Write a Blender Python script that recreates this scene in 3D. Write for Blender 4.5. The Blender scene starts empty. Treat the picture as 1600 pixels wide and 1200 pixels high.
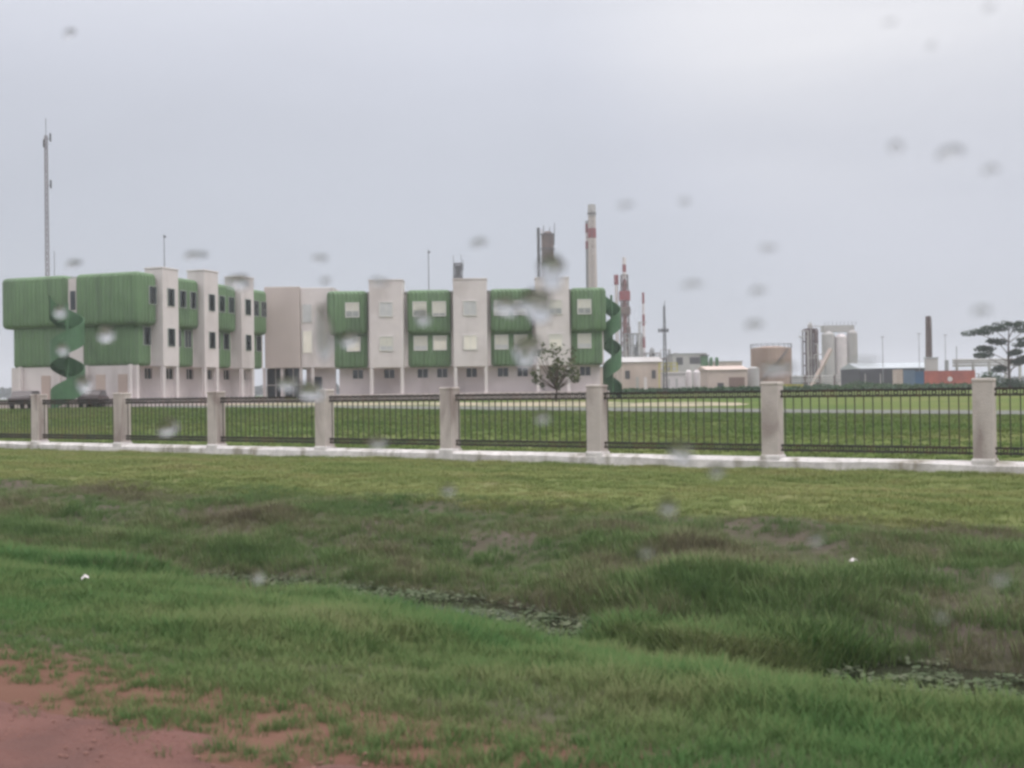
import bpy, bmesh, math, random
import numpy as np
from mathutils import Vector, Matrix, Euler, noise as mnoise
R = math.radians
C = bpy.context.scene.collection
scene = bpy.context.scene

# ------------------------------------------------------------------ camera
CAMZ = 2.0
FPX = 1716.0                       # focal length in pixels of the 1600 px wide photograph
cam_d = bpy.data.cameras.new('camera'); cam = bpy.data.objects.new('camera', cam_d); C.objects.link(cam)
scene.camera = cam
cam_d.sensor_width = 36.0
cam_d.lens = FPX / 1600 * 36.0
cam_d.clip_start = 0.05; cam_d.clip_end = 12000
ROLL = R(0.80); PITCH = R(0.40)
cam.matrix_world = Matrix.Translation((0, 0, CAMZ)) @ Matrix.Rotation(R(90) + PITCH, 4, 'X') @ Matrix.Rotation(-ROLL, 4, 'Z')
cam_d.dof.use_dof = True
cam_d.dof.focus_distance = 75.0
cam_d.dof.aperture_fstop = 3.2
CM = cam.matrix_world.to_3x3()

def at(px, py, Y):
    """world point seen at photo pixel (px, py), at depth Y"""
    d = CM @ Vector(((px - 800) / FPX, (600 - py) / FPX, -1))
    return Vector((0, 0, CAMZ)) + d * (Y / d.y)

# ------------------------------------------------------------------ sky and sun (overcast)
SUN_EL, SUN_AZ = 52, 125           # degrees; azimuth from +Y, clockwise seen from above
w = bpy.data.worlds.new('World'); scene.world = w; w.use_nodes = True
nt = w.node_tree; nt.nodes.clear()
def N(tree, t, **kw):
    n = tree.nodes.new(t)
    for k, v in kw.items(): setattr(n, k, v)
    return n
def L(tree, a, b): tree.links.new(a, b)
out = N(nt, 'ShaderNodeOutputWorld'); bg = N(nt, 'ShaderNodeBackground'); L(nt, bg.outputs[0], out.inputs[0])
sky = N(nt, 'ShaderNodeTexSky', sky_type='NISHITA', sun_disc=False)
sky.sun_elevation = R(SUN_EL); sky.sun_rotation = R(SUN_AZ)
tc = N(nt, 'ShaderNodeTexCoord'); sep = N(nt, 'ShaderNodeSeparateXYZ'); L(nt, tc.outputs['Generated'], sep.inputs[0])
def M(tree, op, a, b=None, clamp=False):
    n = N(tree, 'ShaderNodeMath', operation=op, use_clamp=clamp)
    for i, v in enumerate((a, b)):
        if v is None: continue
        if isinstance(v, (int, float)): n.inputs[i].default_value = v
        else: L(tree, v, n.inputs[i])
    return n.outputs[0]
zc = M(nt, 'MAXIMUM', sep.outputs[2], 0.0)
z2 = M(nt, 'MULTIPLY', zc, zc)
lum = M(nt, 'ADD', M(nt, 'ADD', 1.0, M(nt, 'MULTIPLY', zc, 0.42)), M(nt, 'MULTIPLY', M(nt, 'MULTIPLY', z2, zc), 5.2))
# broad, low contrast cloud masses
mp = N(nt, 'ShaderNodeMapping'); mp.inputs['Scale'].default_value = (1, 1, 2.6); mp.inputs['Location'].default_value = (3.1, .4, 1.7)
L(nt, tc.outputs['Generated'], mp.inputs[0])
n1 = N(nt, 'ShaderNodeTexNoise'); n1.inputs['Scale'].default_value = 1.7; n1.inputs['Detail'].default_value = 6; n1.inputs['Roughness'].default_value = .45
n1.inputs['Distortion'].default_value = .5
L(nt, mp.outputs[0], n1.inputs['Vector'])
# a thin spot in the cloud, up and to the right
dv = N(nt, 'ShaderNodeVectorMath', operation='DOT_PRODUCT'); L(nt, tc.outputs['Generated'], dv.inputs[0])
_d = Vector((0.36, 0.88, 0.30)).normalized(); dv.inputs[1].default_value = _d
mr = N(nt, 'ShaderNodeMapRange', interpolation_type='SMOOTHSTEP'); L(nt, dv.outputs['Value'], mr.inputs[0])
mr.inputs[1].default_value = .94; mr.inputs[2].default_value = 1.0; mr.inputs[3].default_value = 0; mr.inputs[4].default_value = 1
thin = M(nt, 'MULTIPLY', mr.outputs[0], M(nt, 'ADD', M(nt, 'MULTIPLY', n1.outputs[0], 1.2), -.15))
lum2 = M(nt, 'MULTIPLY', lum, M(nt, 'ADD', M(nt, 'ADD', .86, M(nt, 'MULTIPLY', n1.outputs[0], .28)), M(nt, 'MULTIPLY', thin, .30)))
cr = N(nt, 'ShaderNodeValToRGB'); L(nt, M(nt, 'ADD', M(nt, 'MULTIPLY', zc, 1.6), M(nt, 'MULTIPLY', thin, .6)), cr.inputs[0])
e = cr.color_ramp.elements
e[0].position = 0; e[0].color = (.490, .528, .595, 1)
e[1].position = 1; e[1].color = (.60, .592, .60, 1)
m_ = e.new(.45); m_.color = (.530, .548, .612, 1)
vm = N(nt, 'ShaderNodeVectorMath', operation='SCALE'); L(nt, cr.outputs[0], vm.inputs[0]); L(nt, M(nt, 'MULTIPLY', lum2, 10.0), vm.inputs['Scale'])
mx = N(nt, 'ShaderNodeMix', data_type='RGBA'); mx.inputs['Factor'].default_value = .06
L(nt, vm.outputs[0], mx.inputs['A']); L(nt, sky.outputs[0], mx.inputs['B'])
L(nt, mx.outputs['Result'], bg.inputs[0]); bg.inputs[1].default_value = .10
sd = bpy.data.lights.new('sun', 'SUN'); sd.energy = .9; sd.angle = R(25); sd.color = (1, .96, .9)
so = bpy.data.objects.new('sun', sd); C.objects.link(so)
_az, _el = R(SUN_AZ), R(SUN_EL)
sv = Vector((math.sin(_az) * math.cos(_el), math.cos(_az) * math.cos(_el), math.sin(_el)))
so.rotation_euler = (-sv).to_track_quat('-Z', 'Y').to_euler()
vs = scene.view_settings; vs.view_transform = 'Standard'; vs.look = 'None'; vs.exposure = 0.0; vs.gamma = 1
scene.cycles.pixel_filter_type = 'GAUSSIAN'; scene.cycles.filter_width = 3.3
scene.cycles.use_denoising = True
scene.cycles.max_bounces = 8; scene.cycles.transparent_max_bounces = 8

# ------------------------------------------------------------------ materials
MATS = {}
def mat(name, col, rough=.8, var=.12, scale=1.0, bump=0, bscale=20, metal=0, dirt=None, dscale=.5, damt=.5, spec=.3):
    """a plain procedural surface: base colour with two sizes of noise, optional dirt patches and bump"""
    if name in MATS: return MATS[name]
    m = bpy.data.materials.new(name); m.use_nodes = True; t = m.node_tree; b = t.nodes['Principled BSDF']
    g = N(t, 'ShaderNodeNewGeometry')
    no = N(t, 'ShaderNodeTexNoise'); L(t, g.outputs['Position'], no.inputs['Vector']); no.inputs['Scale'].default_value = scale; no.inputs['Detail'].default_value = 8
    no.inputs['Roughness'].default_value = .65
    mr = N(t, 'ShaderNodeMapRange'); L(t, no.outputs[0], mr.inputs[0]); mr.inputs[1].default_value = .3; mr.inputs[2].default_value = .7
    mr.inputs[3].default_value = 1 - var; mr.inputs[4].default_value = 1 + var
    sc = N(t, 'ShaderNodeVectorMath', operation='SCALE'); sc.inputs[0].default_value = col[:3]; L(t, mr.outputs[0], sc.inputs['Scale'])
    last = sc.outputs[0]
    if dirt:
        n2 = N(t, 'ShaderNodeTexNoise'); n2.inputs['Scale'].default_value = dscale; n2.inputs['Detail'].default_value = 7; n2.inputs['Distortion'].default_value = .6
        mp = N(t, 'ShaderNodeMapping'); mp.inputs['Scale'].default_value = (1, 1, .35); L(t, g.outputs['Position'], mp.inputs[0]); L(t, mp.outputs[0], n2.inputs['Vector'])
        r2 = N(t, 'ShaderNodeMapRange'); L(t, n2.outputs[0], r2.inputs[0]); r2.inputs[1].default_value = .5; r2.inputs[2].default_value = .68; r2.inputs[4].default_value = damt
        mx = N(t, 'ShaderNodeMix', data_type='RGBA'); L(t, r2.outputs[0], mx.inputs['Factor']); L(t, last, mx.inputs['A']); mx.inputs['B'].default_value = (*dirt, 1)
        last = mx.outputs['Result']
    L(t, last, b.inputs['Base Color'])
    b.inputs['Roughness'].default_value = rough; b.inputs['Metallic'].default_value = metal; b.inputs['Specular IOR Level'].default_value = spec
    if bump:
        n3 = N(t, 'ShaderNodeTexNoise'); n3.inputs['Scale'].default_value = bscale; n3.inputs['Detail'].default_value = 6; L(t, g.outputs['Position'], n3.inputs['Vector'])
        bp = N(t, 'ShaderNodeBump'); bp.inputs['Strength'].default_value = bump; bp.inputs['Distance'].default_value = .05; L(t, n3.outputs[0], bp.inputs['Height']); L(t, bp.outputs[0], b.inputs['Normal'])
    MATS[name] = m; return m

def ribbed(name, col, pitch, col2=None):
    """profiled sheet cladding: vertical ribs as bump, faint streaks"""
    m = mat(name, col, rough=.55, var=.08, scale=.8, dirt=col2, dscale=.5, damt=.6)
    t = m.node_tree; b = t.nodes['Principled BSDF']
    tc = N(t, 'ShaderNodeTexCoord'); s = N(t, 'ShaderNodeSeparateXYZ'); L(t, tc.outputs['Object'], s.inputs[0])
    a = M(t, 'MULTIPLY', M(t, 'ADD', s.outputs[0], s.outputs[1]), 2 * math.pi / pitch)
    h = M(t, 'SINE', a)
    # joints between the sheets, a little dirtier than the sheets
    fr = M(t, 'FRACT', M(t, 'MULTIPLY', M(t, 'ADD', s.outputs[0], s.outputs[1]), 1 / (pitch * 3)))
    jm = M(t, 'MULTIPLY', M(t, 'LESS_THAN', fr, .07), .38)
    src = b.inputs['Base Color'].links[0].from_socket
    jx = N(t, 'ShaderNodeMix', data_type='RGBA'); L(t, jm, jx.inputs['Factor']); L(t, src, jx.inputs['A']); jx.inputs['B'].default_value = (.05, .075, .045, 1); L(t, jx.outputs['Result'], b.inputs['Base Color'])
    bp = N(t, 'ShaderNodeBump'); bp.inputs['Strength'].default_value = .8; bp.inputs['Distance'].default_value = .035; L(t, h, bp.inputs['Height']); L(t, bp.outputs[0], b.inputs['Normal'])
    return m

def emis(name, col, s, base):
    m = bpy.data.materials.new(name); m.use_nodes = True; t = m.node_tree; b = t.nodes['Principled BSDF']
    b.inputs['Base Color'].default_value = (*base, 1); b.inputs['Roughness'].default_value = .25
    g = N(t, 'ShaderNodeNewGeometry'); no = N(t, 'ShaderNodeTexNoise'); no.inputs['Scale'].default_value = 1.3; L(t, g.outputs['Position'], no.inputs['Vector'])
    b.inputs['Emission Color'].default_value = (*col, 1)
    L(t, M(t, 'MULTIPLY', M(t, 'ADD', no.outputs[0], .5), s), b.inputs['Emission Strength'])
    return m

GREEN = ribbed('green_cladding', (.128, .208, .108), .42, (.085, .125, .08))
GREEN2 = mat('green_paint', (.072, .150, .078), .5, .15, 1.5)
WHITE = mat('white_render', (.62, .565, .565), .85, .07, .6, dirt=(.42, .37, .36), dscale=.35, damt=.6)
TAN = mat('tan_render', (.50, .43, .41), .85, .05, .5, dirt=(.40, .34, .32), dscale=.2, damt=.5)
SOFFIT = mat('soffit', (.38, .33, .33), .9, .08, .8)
PLINTH = mat('plinth', (.52, .44, .43), .9, .1, 1.2, dirt=(.33, .27, .26), dscale=.8, damt=.6)
FRAME = mat('window_frame_paint', (.62, .60, .58), .5, .05, 2)
GLASS_D = mat('dark_glass', (.03, .04, .045), .12, .2, .7, spec=.6)
GLASS_L = mat('blind_glass', (.50, .50, .51), .35, .12, 1.0, spec=.5)
LIT = emis('lit_window', (1.0, .93, .80), .22, (.5, .47, .42))
ROOF = mat('roof_felt', (.30, .30, .29), .9, .15, .5)
PILLAR = mat('pillar_plaster', (.52, .46, .43), .9, .10, 3, bump=.4, bscale=30, dirt=(.27, .215, .20), dscale=1.5, damt=.85)
KERB = mat('kerb_whitewash', (.66, .62, .61), .9, .16, 5, bump=.6, bscale=25, dirt=(.26, .23, .18), dscale=1.9, damt=.95)
IRON = mat('fence_iron', (.045, .042, .040), .6, .3, 6, dirt=(.09, .05, .035), dscale=3, damt=.6)
RUST = mat('rusty_steel', (.13, .085, .07), .8, .3, .4, dirt=(.06, .04, .04), dscale=.3, damt=.6)
STEEL = mat('dull_steel', (.28, .28, .29), .5, .2, .4, dirt=(.16, .12, .11), dscale=.3, damt=.5)
DARK = mat('dark_steel', (.07, .065, .07), .7, .3, .4)
CONC = mat('stack_concrete', (.46, .40, .375), .9, .1, .15, dirt=(.32, .25, .23), dscale=.08, damt=.6)
REDP = mat('red_paint', (.24, .045, .05), .6, .15, .5)
WHTP = mat('white_paint', (.62, .56, .57), .6, .1, .5)
BRNT = mat('tank_tan', (.38, .275, .22), .8, .12, .25, dirt=(.24, .15, .115), dscale=.12, damt=.7)
CREAM = mat('cream_wall', (.52, .42, .375), .85, .08, .3, dirt=(.38, .29, .26), dscale=.2, damt=.6)
GREY = mat('grey_cladding', (.42, .40, .395), .7, .1, .25, dirt=(.28, .25, .24), dscale=.15, damt=.7)
BROWN = mat('brown_door', (.20, .13, .11), .8, .1, .5)
SHEDW = mat('shed_dark', (.055, .055, .065), .8, .2, .3)
SHEDR = mat('shed_roof', (.42, .45, .48), .5, .1, .3)
BLUE = mat('container_blue', (.035, .095, .19), .6, .2, .5)
SLATE = mat('container_slate', (.10, .15, .22), .6, .15, .5)
RED = mat('container_red', (.42, .11, .075), .6, .15, .5, dirt=(.25, .06, .05), dscale=.4, damt=.6)
YEL = mat('yellow_paint', (.48, .42, .06), .6, .15, .5)
BARK = mat('bark', (.09, .065, .05), .9, .3, 6, bump=.6)
ASPH = mat('service_road_surface', (.15, .155, .14), .95, .2, 1.5, spec=.03)
SAND = mat('sandy_track', (.32, .27, .20), .95, .22, 1.2, dirt=(.10, .13, .05), dscale=.35, damt=.8)
TARM = mat('tarmac', (.055, .053, .052), .9, .2, 5, bump=.4, bscale=120)
CARD = mat('car_dark', (.045, .028, .03), .3, .1, 1, spec=.6)
TYRE = mat('tyre', (.02, .02, .02), .8, .1, 1)
DROP = bpy.data.materials.new('water'); DROP.use_nodes = True
_b = DROP.node_tree.nodes['Principled BSDF']; _b.inputs['Transmission Weight'].default_value = 1; _b.inputs['IOR'].default_value = 1.333; _b.inputs['Roughness'].default_value = 0.0

def grass_mat(name, cols, scale, transl=.25, wscale=(1, 1, 1)):
    """ground and blade colour from the same world-space noise, so blades and soil belong together"""
    m = bpy.data.materials.new(name); m.use_nodes = True; t = m.node_tree; t.nodes.clear()
    g = N(t, 'ShaderNodeNewGeometry'); oi = N(t, 'ShaderNodeObjectInfo')
    mp = N(t, 'ShaderNodeMapping', vector_type='TEXTURE'); mp.inputs['Rotation'].default_value = (0, 0, R(-32)); L(t, g.outputs['Position'], mp.inputs[0])
    mp2 = N(t, 'ShaderNodeVectorMath', operation='MULTIPLY'); L(t, mp.outputs[0], mp2.inputs[0]); mp2.inputs[1].default_value = wscale
    no = N(t, 'ShaderNodeTexNoise'); no.inputs['Scale'].default_value = scale; no.inputs['Detail'].default_value = 7; no.inputs['Roughness'].default_value = .6; no.inputs['Distortion'].default_value = .4
    L(t, mp2.outputs[0], no.inputs['Vector'])
    v = M(t, 'ADD', no.outputs[0], M(t, 'MULTIPLY', M(t, 'SUBTRACT', oi.outputs['Random'], .5), .16 if transl else 0.0))
    cr = N(t, 'ShaderNodeValToRGB'); L(t, v, cr.inputs[0])
    el = cr.color_ramp.elements
    el[0].position, el[0].color = cols[0][0], (*cols[0][1], 1)
    el[1].position, el[1].color = cols[-1][0], (*cols[-1][1], 1)
    for p, c in cols[1:-1]:
        q = el.new(p); q.color = (*c, 1)
    o = N(t, 'ShaderNodeOutputMaterial'); d = N(t, 'ShaderNodeBsdfDiffuse'); L(t, cr.outputs[0], d.inputs[0])
    if transl:
        tr = N(t, 'ShaderNodeBsdfTranslucent'); L(t, cr.outputs[0], tr.inputs[0]); mx = N(t, 'ShaderNodeMixShader'); mx.inputs[0].default_value = transl
        L(t, d.outputs[0], mx.inputs[1]); L(t, tr.outputs[0], mx.inputs[2]); L(t, mx.outputs[0], o.inputs[0])
    else:
        L(t, d.outputs[0], o.inputs[0])
        b = N(t, 'ShaderNodeBump'); b.inputs['Strength'].default_value = .5; b.inputs['Distance'].default_value = .04
        n5 = N(t, 'ShaderNodeTexNoise'); n5.inputs['Scale'].default_value = 9; n5.inputs['Detail'].default_value = 8; L(t, g.outputs['Position'], n5.inputs['Vector']); L(t, n5.outputs[0], b.inputs['Height']); L(t, b.outputs[0], d.inputs['Normal'])
    return m

# ------------------------------------------------------------------ helpers: objects
def tag(o, label=None, cat=None, group=None, kind=None):
    if label: o['label'] = label
    if cat: o['category'] = cat
    if group: o['group'] = group
    if kind: o['kind'] = kind
    return o
def empty(name, loc, rz=0, **kw):
    o = bpy.data.objects.new(name, None); C.objects.link(o); o.location = loc; o.rotation_euler = (0, 0, rz); o.empty_display_size = .3
    return tag(o, **kw)
class MB:
    """collects shapes, then links them as one mesh object"""
    def __init__(s): s.v, s.f, s.mi, s.mats = [], [], [], []
    def m(s, mt):
        if mt not in s.mats: s.mats.append(mt)
        return s.mats.index(mt)
    def add(s, vs, fs, mt=None):
        b = len(s.v); s.v += [tuple(p) for p in vs]; s.f += [tuple(i + b for i in f) for f in fs]
        s.mi += [s.m(mt) if mt else 0] * len(fs); return s
    def box(s, x0, x1, y0, y1, z0, z1, mt=None):
        return s.add([(x0, y0, z0), (x1, y0, z0), (x1, y1, z0), (x0, y1, z0), (x0, y0, z1), (x1, y0, z1), (x1, y1, z1), (x0, y1, z1)],
                     [(0, 3, 2, 1), (4, 5, 6, 7), (0, 1, 5, 4), (1, 2, 6, 5), (2, 3, 7, 6), (3, 0, 4, 7)], mt)
    def tube(s, a, b, r0, r1=None, n=8, mt=None):
        a, b = Vector(a), Vector(b); r1 = r0 if r1 is None else r1
        q = (b - a).to_track_quat('Z', 'Y'); vs = []
        for p, r in ((a, r0), (b, r1)):
            vs += [p + q @ Vector((r * math.cos(2 * math.pi * i / n), r * math.sin(2 * math.pi * i / n), 0)) for i in range(n)]
        return s.add(vs, [(i, (i + 1) % n, n + (i + 1) % n, n + i) for i in range(n)] + [tuple(range(n))[::-1], tuple(range(n, 2 * n))], mt)
    def lathe(s, prof, n=24, c=(0, 0), mt=None):
        vs = [(c[0] + r * math.cos(2 * math.pi * i / n), c[1] + r * math.sin(2 * math.pi * i / n), z) for r, z in prof for i in range(n)]
        fs = [(k * n + i, k * n + (i + 1) % n, (k + 1) * n + (i + 1) % n, (k + 1) * n + i) for k in range(len(prof) - 1) for i in range(n)]
        return s.add(vs, fs + [tuple(range(n))[::-1], tuple(range((len(prof) - 1) * n, len(prof) * n))], mt)
    def mesh(s, name, mt=None, bevel=0, seg=2, smooth=False):
        me = bpy.data.meshes.new(name); me.from_pydata(s.v, [], s.f)
        if s.mats:
            for q in s.mats: me.materials.append(q)
            me.polygons.foreach_set('material_index', s.mi)
        elif mt: me.materials.append(mt)
        if bevel:
            bm = bmesh.new(); bm.from_mesh(me); bmesh.ops.bevel(bm, geom=bm.edges[:], offset=bevel, segments=seg, affect='EDGES', profile=.5, clamp_overlap=True)
            bm.to_mesh(me); bm.free()
        if smooth:
            me.polygons.foreach_set('use_smooth', [True] * len(me.polygons))
        me.update(); return me
    def build(s, name, mt=None, parent=None, loc=None, rz=None, **kw):
        return put(name, s.mesh(name, mt, **kw), parent, loc, rz)
def put(name, me, parent=None, loc=None, rz=None):
    o = bpy.data.objects.new(name, me); C.objects.link(o)
    if parent: o.parent = parent
    if loc is not None: o.location = loc
    if rz is not None: o.rotation_euler = (0, 0, rz)
    return o
def copy_tree(o, parent=None):
    c = o.copy(); C.objects.link(c); c.parent = parent
    for ch in list(o.children): copy_tree(ch, c)
    return c

# ------------------------------------------------------------------ road frame: u runs along the road (towards the left and away), v across it
UX, UY = -.848, .530
VX, VY = .530, .848
def xy(u, v): return u * UX + v * VX, u * UY + v * VY
def uv(x, y): return x * UX + y * UY, x * VX + y * VY
PV = [-400, -9, -8, 3.2, 4.2, 7.0, 9.0, 10.5, 11.0, 12.0, 12.6, 14.4, 16.0, 17.6, 25.3, 25.75, 27.0]
PZ = [.3, .42, .55, .45, .40, .06, -.34, -.68, -.82, -.84, -.60, -.22, .02, .09, .07, .26, .28]
def sst(a, b, x):
    t = np.clip((x - a) / (b - a), 0, 1); return t * t * (3 - 2 * t)
def vnoise(x, y, seed=0):
    """vectorised value noise"""
    xi, yi = np.floor(x), np.floor(y); fx, fy = x - xi, y - yi
    fx, fy = fx * fx * (3 - 2 * fx), fy * fy * (3 - 2 * fy)
    def h(a, b):
        q = np.sin(a * 127.1 + b * 311.7 + seed * 74.7) * 43758.5453
        return q - np.floor(q)
    return (h(xi, yi) * (1 - fx) + h(xi + 1, yi) * fx) * (1 - fy) + (h(xi, yi + 1) * (1 - fx) + h(xi + 1, yi + 1) * fx) * fy
def fbm(x, y, seed=0, o=3):
    s, a = 0, .5
    for k in range(o): s = s + a * (vnoise(x * 2 ** k, y * 2 ** k, seed + k) - .5); a *= .5
    return s * 2
def H(x, y):
    x = np.asarray(x, float); y = np.asarray(y, float)
    u, v = uv(x, y)
    sh = (-1.25 * sst(9, 2, u) + .5 * fbm(u * .11, u * 0, 5)) * sst(6, 10, v) * sst(19, 14, v)
    z = np.interp(v - sh, PV, PZ)
    z = z + .24 * sst(9.6, 10.6, v) * sst(13.2, 12.4, v) * np.maximum(sst(2.8, 3.5, u) * sst(6.1, 5.2, u), sst(12.2, 13.5, u)) * (.75 + .5 * fbm(u * .9, v, 6))
    z = z - .34 * sst(3.3, 2.3, u) * sst(7.6, 8.9, v) * sst(12, 11, v)
    near = sst(4, 6, v) * sst(26, 24.5, v)
    z = z + near * (.10 * fbm(u * .35, v * .7, 1) + .07 * fbm(u * 1.3, v * 1.6, 2) + .03 * fbm(u * 4, v * 4, 9))
    bank = sst(12.3, 13.2, v) * sst(17, 15.5, v)
    z = z + bank * .16 * fbm(u * .8, v * .9, 3)
    inside = sst(26, 30, v)
    z = z + inside * (.92 * sst(34, 96, y) + .12 * sst(100, 400, y) + .06 * fbm(x * .08, y * .08, 4))
    return z
def Hs(x, y): return float(H(x, y))

def steps(bands):
    o = []
    for a, b, s in bands: o += list(np.arange(a, b, s))
    return np.array(o + [bands[-1][1]])
def grid(name, us, vs, fz, mt, kind='structure'):
    U, V = np.meshgrid(us, vs, indexing='ij'); X, Y = xy(U, V); Z = fz(X, Y, U, V)
    nu, nv = len(us), len(vs)
    co = np.stack([X, Y, Z], -1).reshape(-1, 3)
    i = np.arange((nu - 1) * (nv - 1)); a = (i // (nv - 1)) * nv + i % (nv - 1)
    f = np.stack([a, a + 1, a + nv + 1, a + nv], -1)
    me = bpy.data.meshes.new(name); me.from_pydata(co.tolist(), [], f.tolist()); me.materials.append(mt)
    me.polygons.foreach_set('use_smooth', [True] * len(me.polygons))
    if me.polygons[0].normal.z < 0: me.flip_normals()
    o = put(name, me); o['kind'] = kind; return o

FIELD = grass_mat('field_turf', [(.28, (.055, .095, .028)), (.5, (.085, .120, .036)), (.72, (.125, .135, .050))], .10, 0)
SOIL = None
def ground_material():
    """one material for the whole terrain: soil under the roadside grass, turf beyond the fence"""
    m = bpy.data.materials.new('terrain'); m.use_nodes = True; t = m.node_tree; t.nodes.clear()
    g = N(t, 'ShaderNodeNewGeometry')
    # v coordinate of the road frame
    dv = N(t, 'ShaderNodeVectorMath', operation='DOT_PRODUCT'); L(t, g.outputs['Position'], dv.inputs[0]); dv.inputs[1].default_value = (VX, VY, 0)
    def noi(sc, det=7, dis=.3):
        n = N(t, 'ShaderNodeTexNoise'); n.inputs['Scale'].default_value = sc; n.inputs['Detail'].default_value = det; n.inputs['Distortion'].default_value = dis
        L(t, g.outputs['Position'], n.inputs['Vector']); return n.outputs[0]
    def ramp(v, cols):
        c = N(t, 'ShaderNodeValToRGB'); L(t, v, c.inputs[0]); el = c.color_ramp.elements
        el[0].position, el[0].color = cols[0][0], (*cols[0][1], 1); el[1].position, el[1].color = cols[-1][0], (*cols[-1][1], 1)
        for p, q in cols[1:-1]: z = el.new(p); z.color = (*q, 1)
        return c.outputs[0]
    bank = ramp(noi(.55), [(.30, (.060, .066, .040)), (.46, (.075, .078, .048)), (.60, (.098, .082, .068)), (.75, (.125, .102, .088))])
    lat = ramp(noi(1.2), [(.3, (.12, .065, .05)), (.7, (.15, .085, .065))])
    flat = ramp(noi(.7), [(.30, (.105, .130, .052)), (.55, (.150, .170, .070)), (.75, (.175, .165, .09))])
    turf = ramp(noi(.09), [(.30, (.085, .125, .042)), (.5, (.115, .145, .052)), (.70, (.150, .155, .068))])
    def mask(a, b):
        r = N(t, 'ShaderNodeMapRange', interpolation_type='SMOOTHSTEP'); L(t, M(t, 'ADD', dv.outputs['Value'], M(t, 'MULTIPLY', noi(.8), 1.2)), r.inputs[0])
        r.inputs[1].default_value = a; r.inputs[2].default_value = b; return r.outputs[0]
    def mix(f, a, b):
        x = N(t, 'ShaderNodeMix', data_type='RGBA'); L(t, f, x.inputs['Factor']); L(t, a, x.inputs['A']); L(t, b, x.inputs['B']); return x.outputs['Result']
    c = mix(mask(4.5, 5.6), lat, bank); c = mix(mask(16.2, 17.2), c, flat); c = mix(mask(26.0, 26.6), c, turf)
    o = N(t, 'ShaderNodeOutputMaterial'); d = N(t, 'ShaderNodeBsdfDiffuse'); L(t, c, d.inputs[0]); L(t, d.outputs[0], o.inputs[0])
    b = N(t, 'ShaderNodeBump'); b.inputs['Strength'].default_value = .6; b.inputs['Distance'].default_value = .05; L(t, noi(7, 9), b.inputs['Height']); L(t, b.outputs[0], d.inputs['Normal'])
    return m
grid('ground', steps([(-1600, -400, 200), (-400, -40, 30), (-40, -8, 2), (-8, 45, .25), (45, 140, 3), (140, 600, 40), (600, 1800, 200)]),
     steps([(-600, -12, 49), (-12, 3, 1.5), (3, 27, .15), (27, 110, 1.6), (110, 500, 30), (500, 1700, 200)]),
     lambda X, Y, U, V: H(X, Y), ground_material())

# red laterite shoulder: its rim dips under the grass along a ragged line
LAT = mat('red_laterite', (.150, .072, .060), .95, .22, 2.2, bump=.8, bscale=40, dirt=(.10, .058, .052), dscale=.9, damt=.8)
def edge_v(u): return 3.64 + .36 * fbm(u * .6, u * 0 + 3, 11, 3) - .30 * sst(3.0, 3.3, u) * sst(3.9, 3.6, u)
def sh_z(X, Y, U, V):
    d = edge_v(U) - V
    return H(X, Y) + np.clip(d * .25, -.12, .03) + .012 * fbm(U * 6, V * 6, 21) + .03 * fbm(U * .8, V * 5, 22) + .012 * fbm(U * 2.5, V * 14, 24)
grid('dirt_shoulder', steps([(-8, -1, .3), (-1, 12, .06), (12, 30, .5)]), steps([(1.4, 2.5, .2), (2.5, 6.0, .05)]), sh_z, LAT)
grid('road', steps([(-400, 400, 40)]), steps([(-7.5, 1.6, 1.3)]), lambda X, Y, U, V: H(X, Y) + .05, TARM)
# water standing in the ditch
WAT = bpy.data.materials.new('ditch_water'); WAT.use_nodes = True
_b = WAT.node_tree.nodes['Principled BSDF']; _b.inputs['Base Color'].default_value = (.03, .032, .022, 1); _b.inputs['Roughness'].default_value = .08
_n = N(WAT.node_tree, 'ShaderNodeTexNoise'); _n.inputs['Scale'].default_value = 5; _p = N(WAT.node_tree, 'ShaderNodeBump'); _p.inputs['Strength'].default_value = .15
L(WAT.node_tree, _n.outputs[0], _p.inputs['Height']); L(WAT.node_tree, _p.outputs[0], _b.inputs['Normal'])
WZ = -.745
grid('ditch_water', steps([(-20, 70, 1.0)]), steps([(7.6, 13.6, .5)]), lambda X, Y, U, V: 0 * X + WZ, WAT)
# service road and sandy track beyond the fence
grid('service_road', steps([(-160, 90, 2)]), steps([(58.0, 62.6, .8)]), lambda X, Y, U, V: H(X, Y) + .05, ASPH)
grid('sandy_track', steps([(20, 92, 1)]), steps([(64.0, 76.0, .5)]), lambda X, Y, U, V: H(X, Y) + .06 - .10 * np.abs(V - 70) ** 2 / 30 - .16 * sst(29, 21, U) + .05 * fbm(U * .2, V * .3, 8), SAND)

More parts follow.
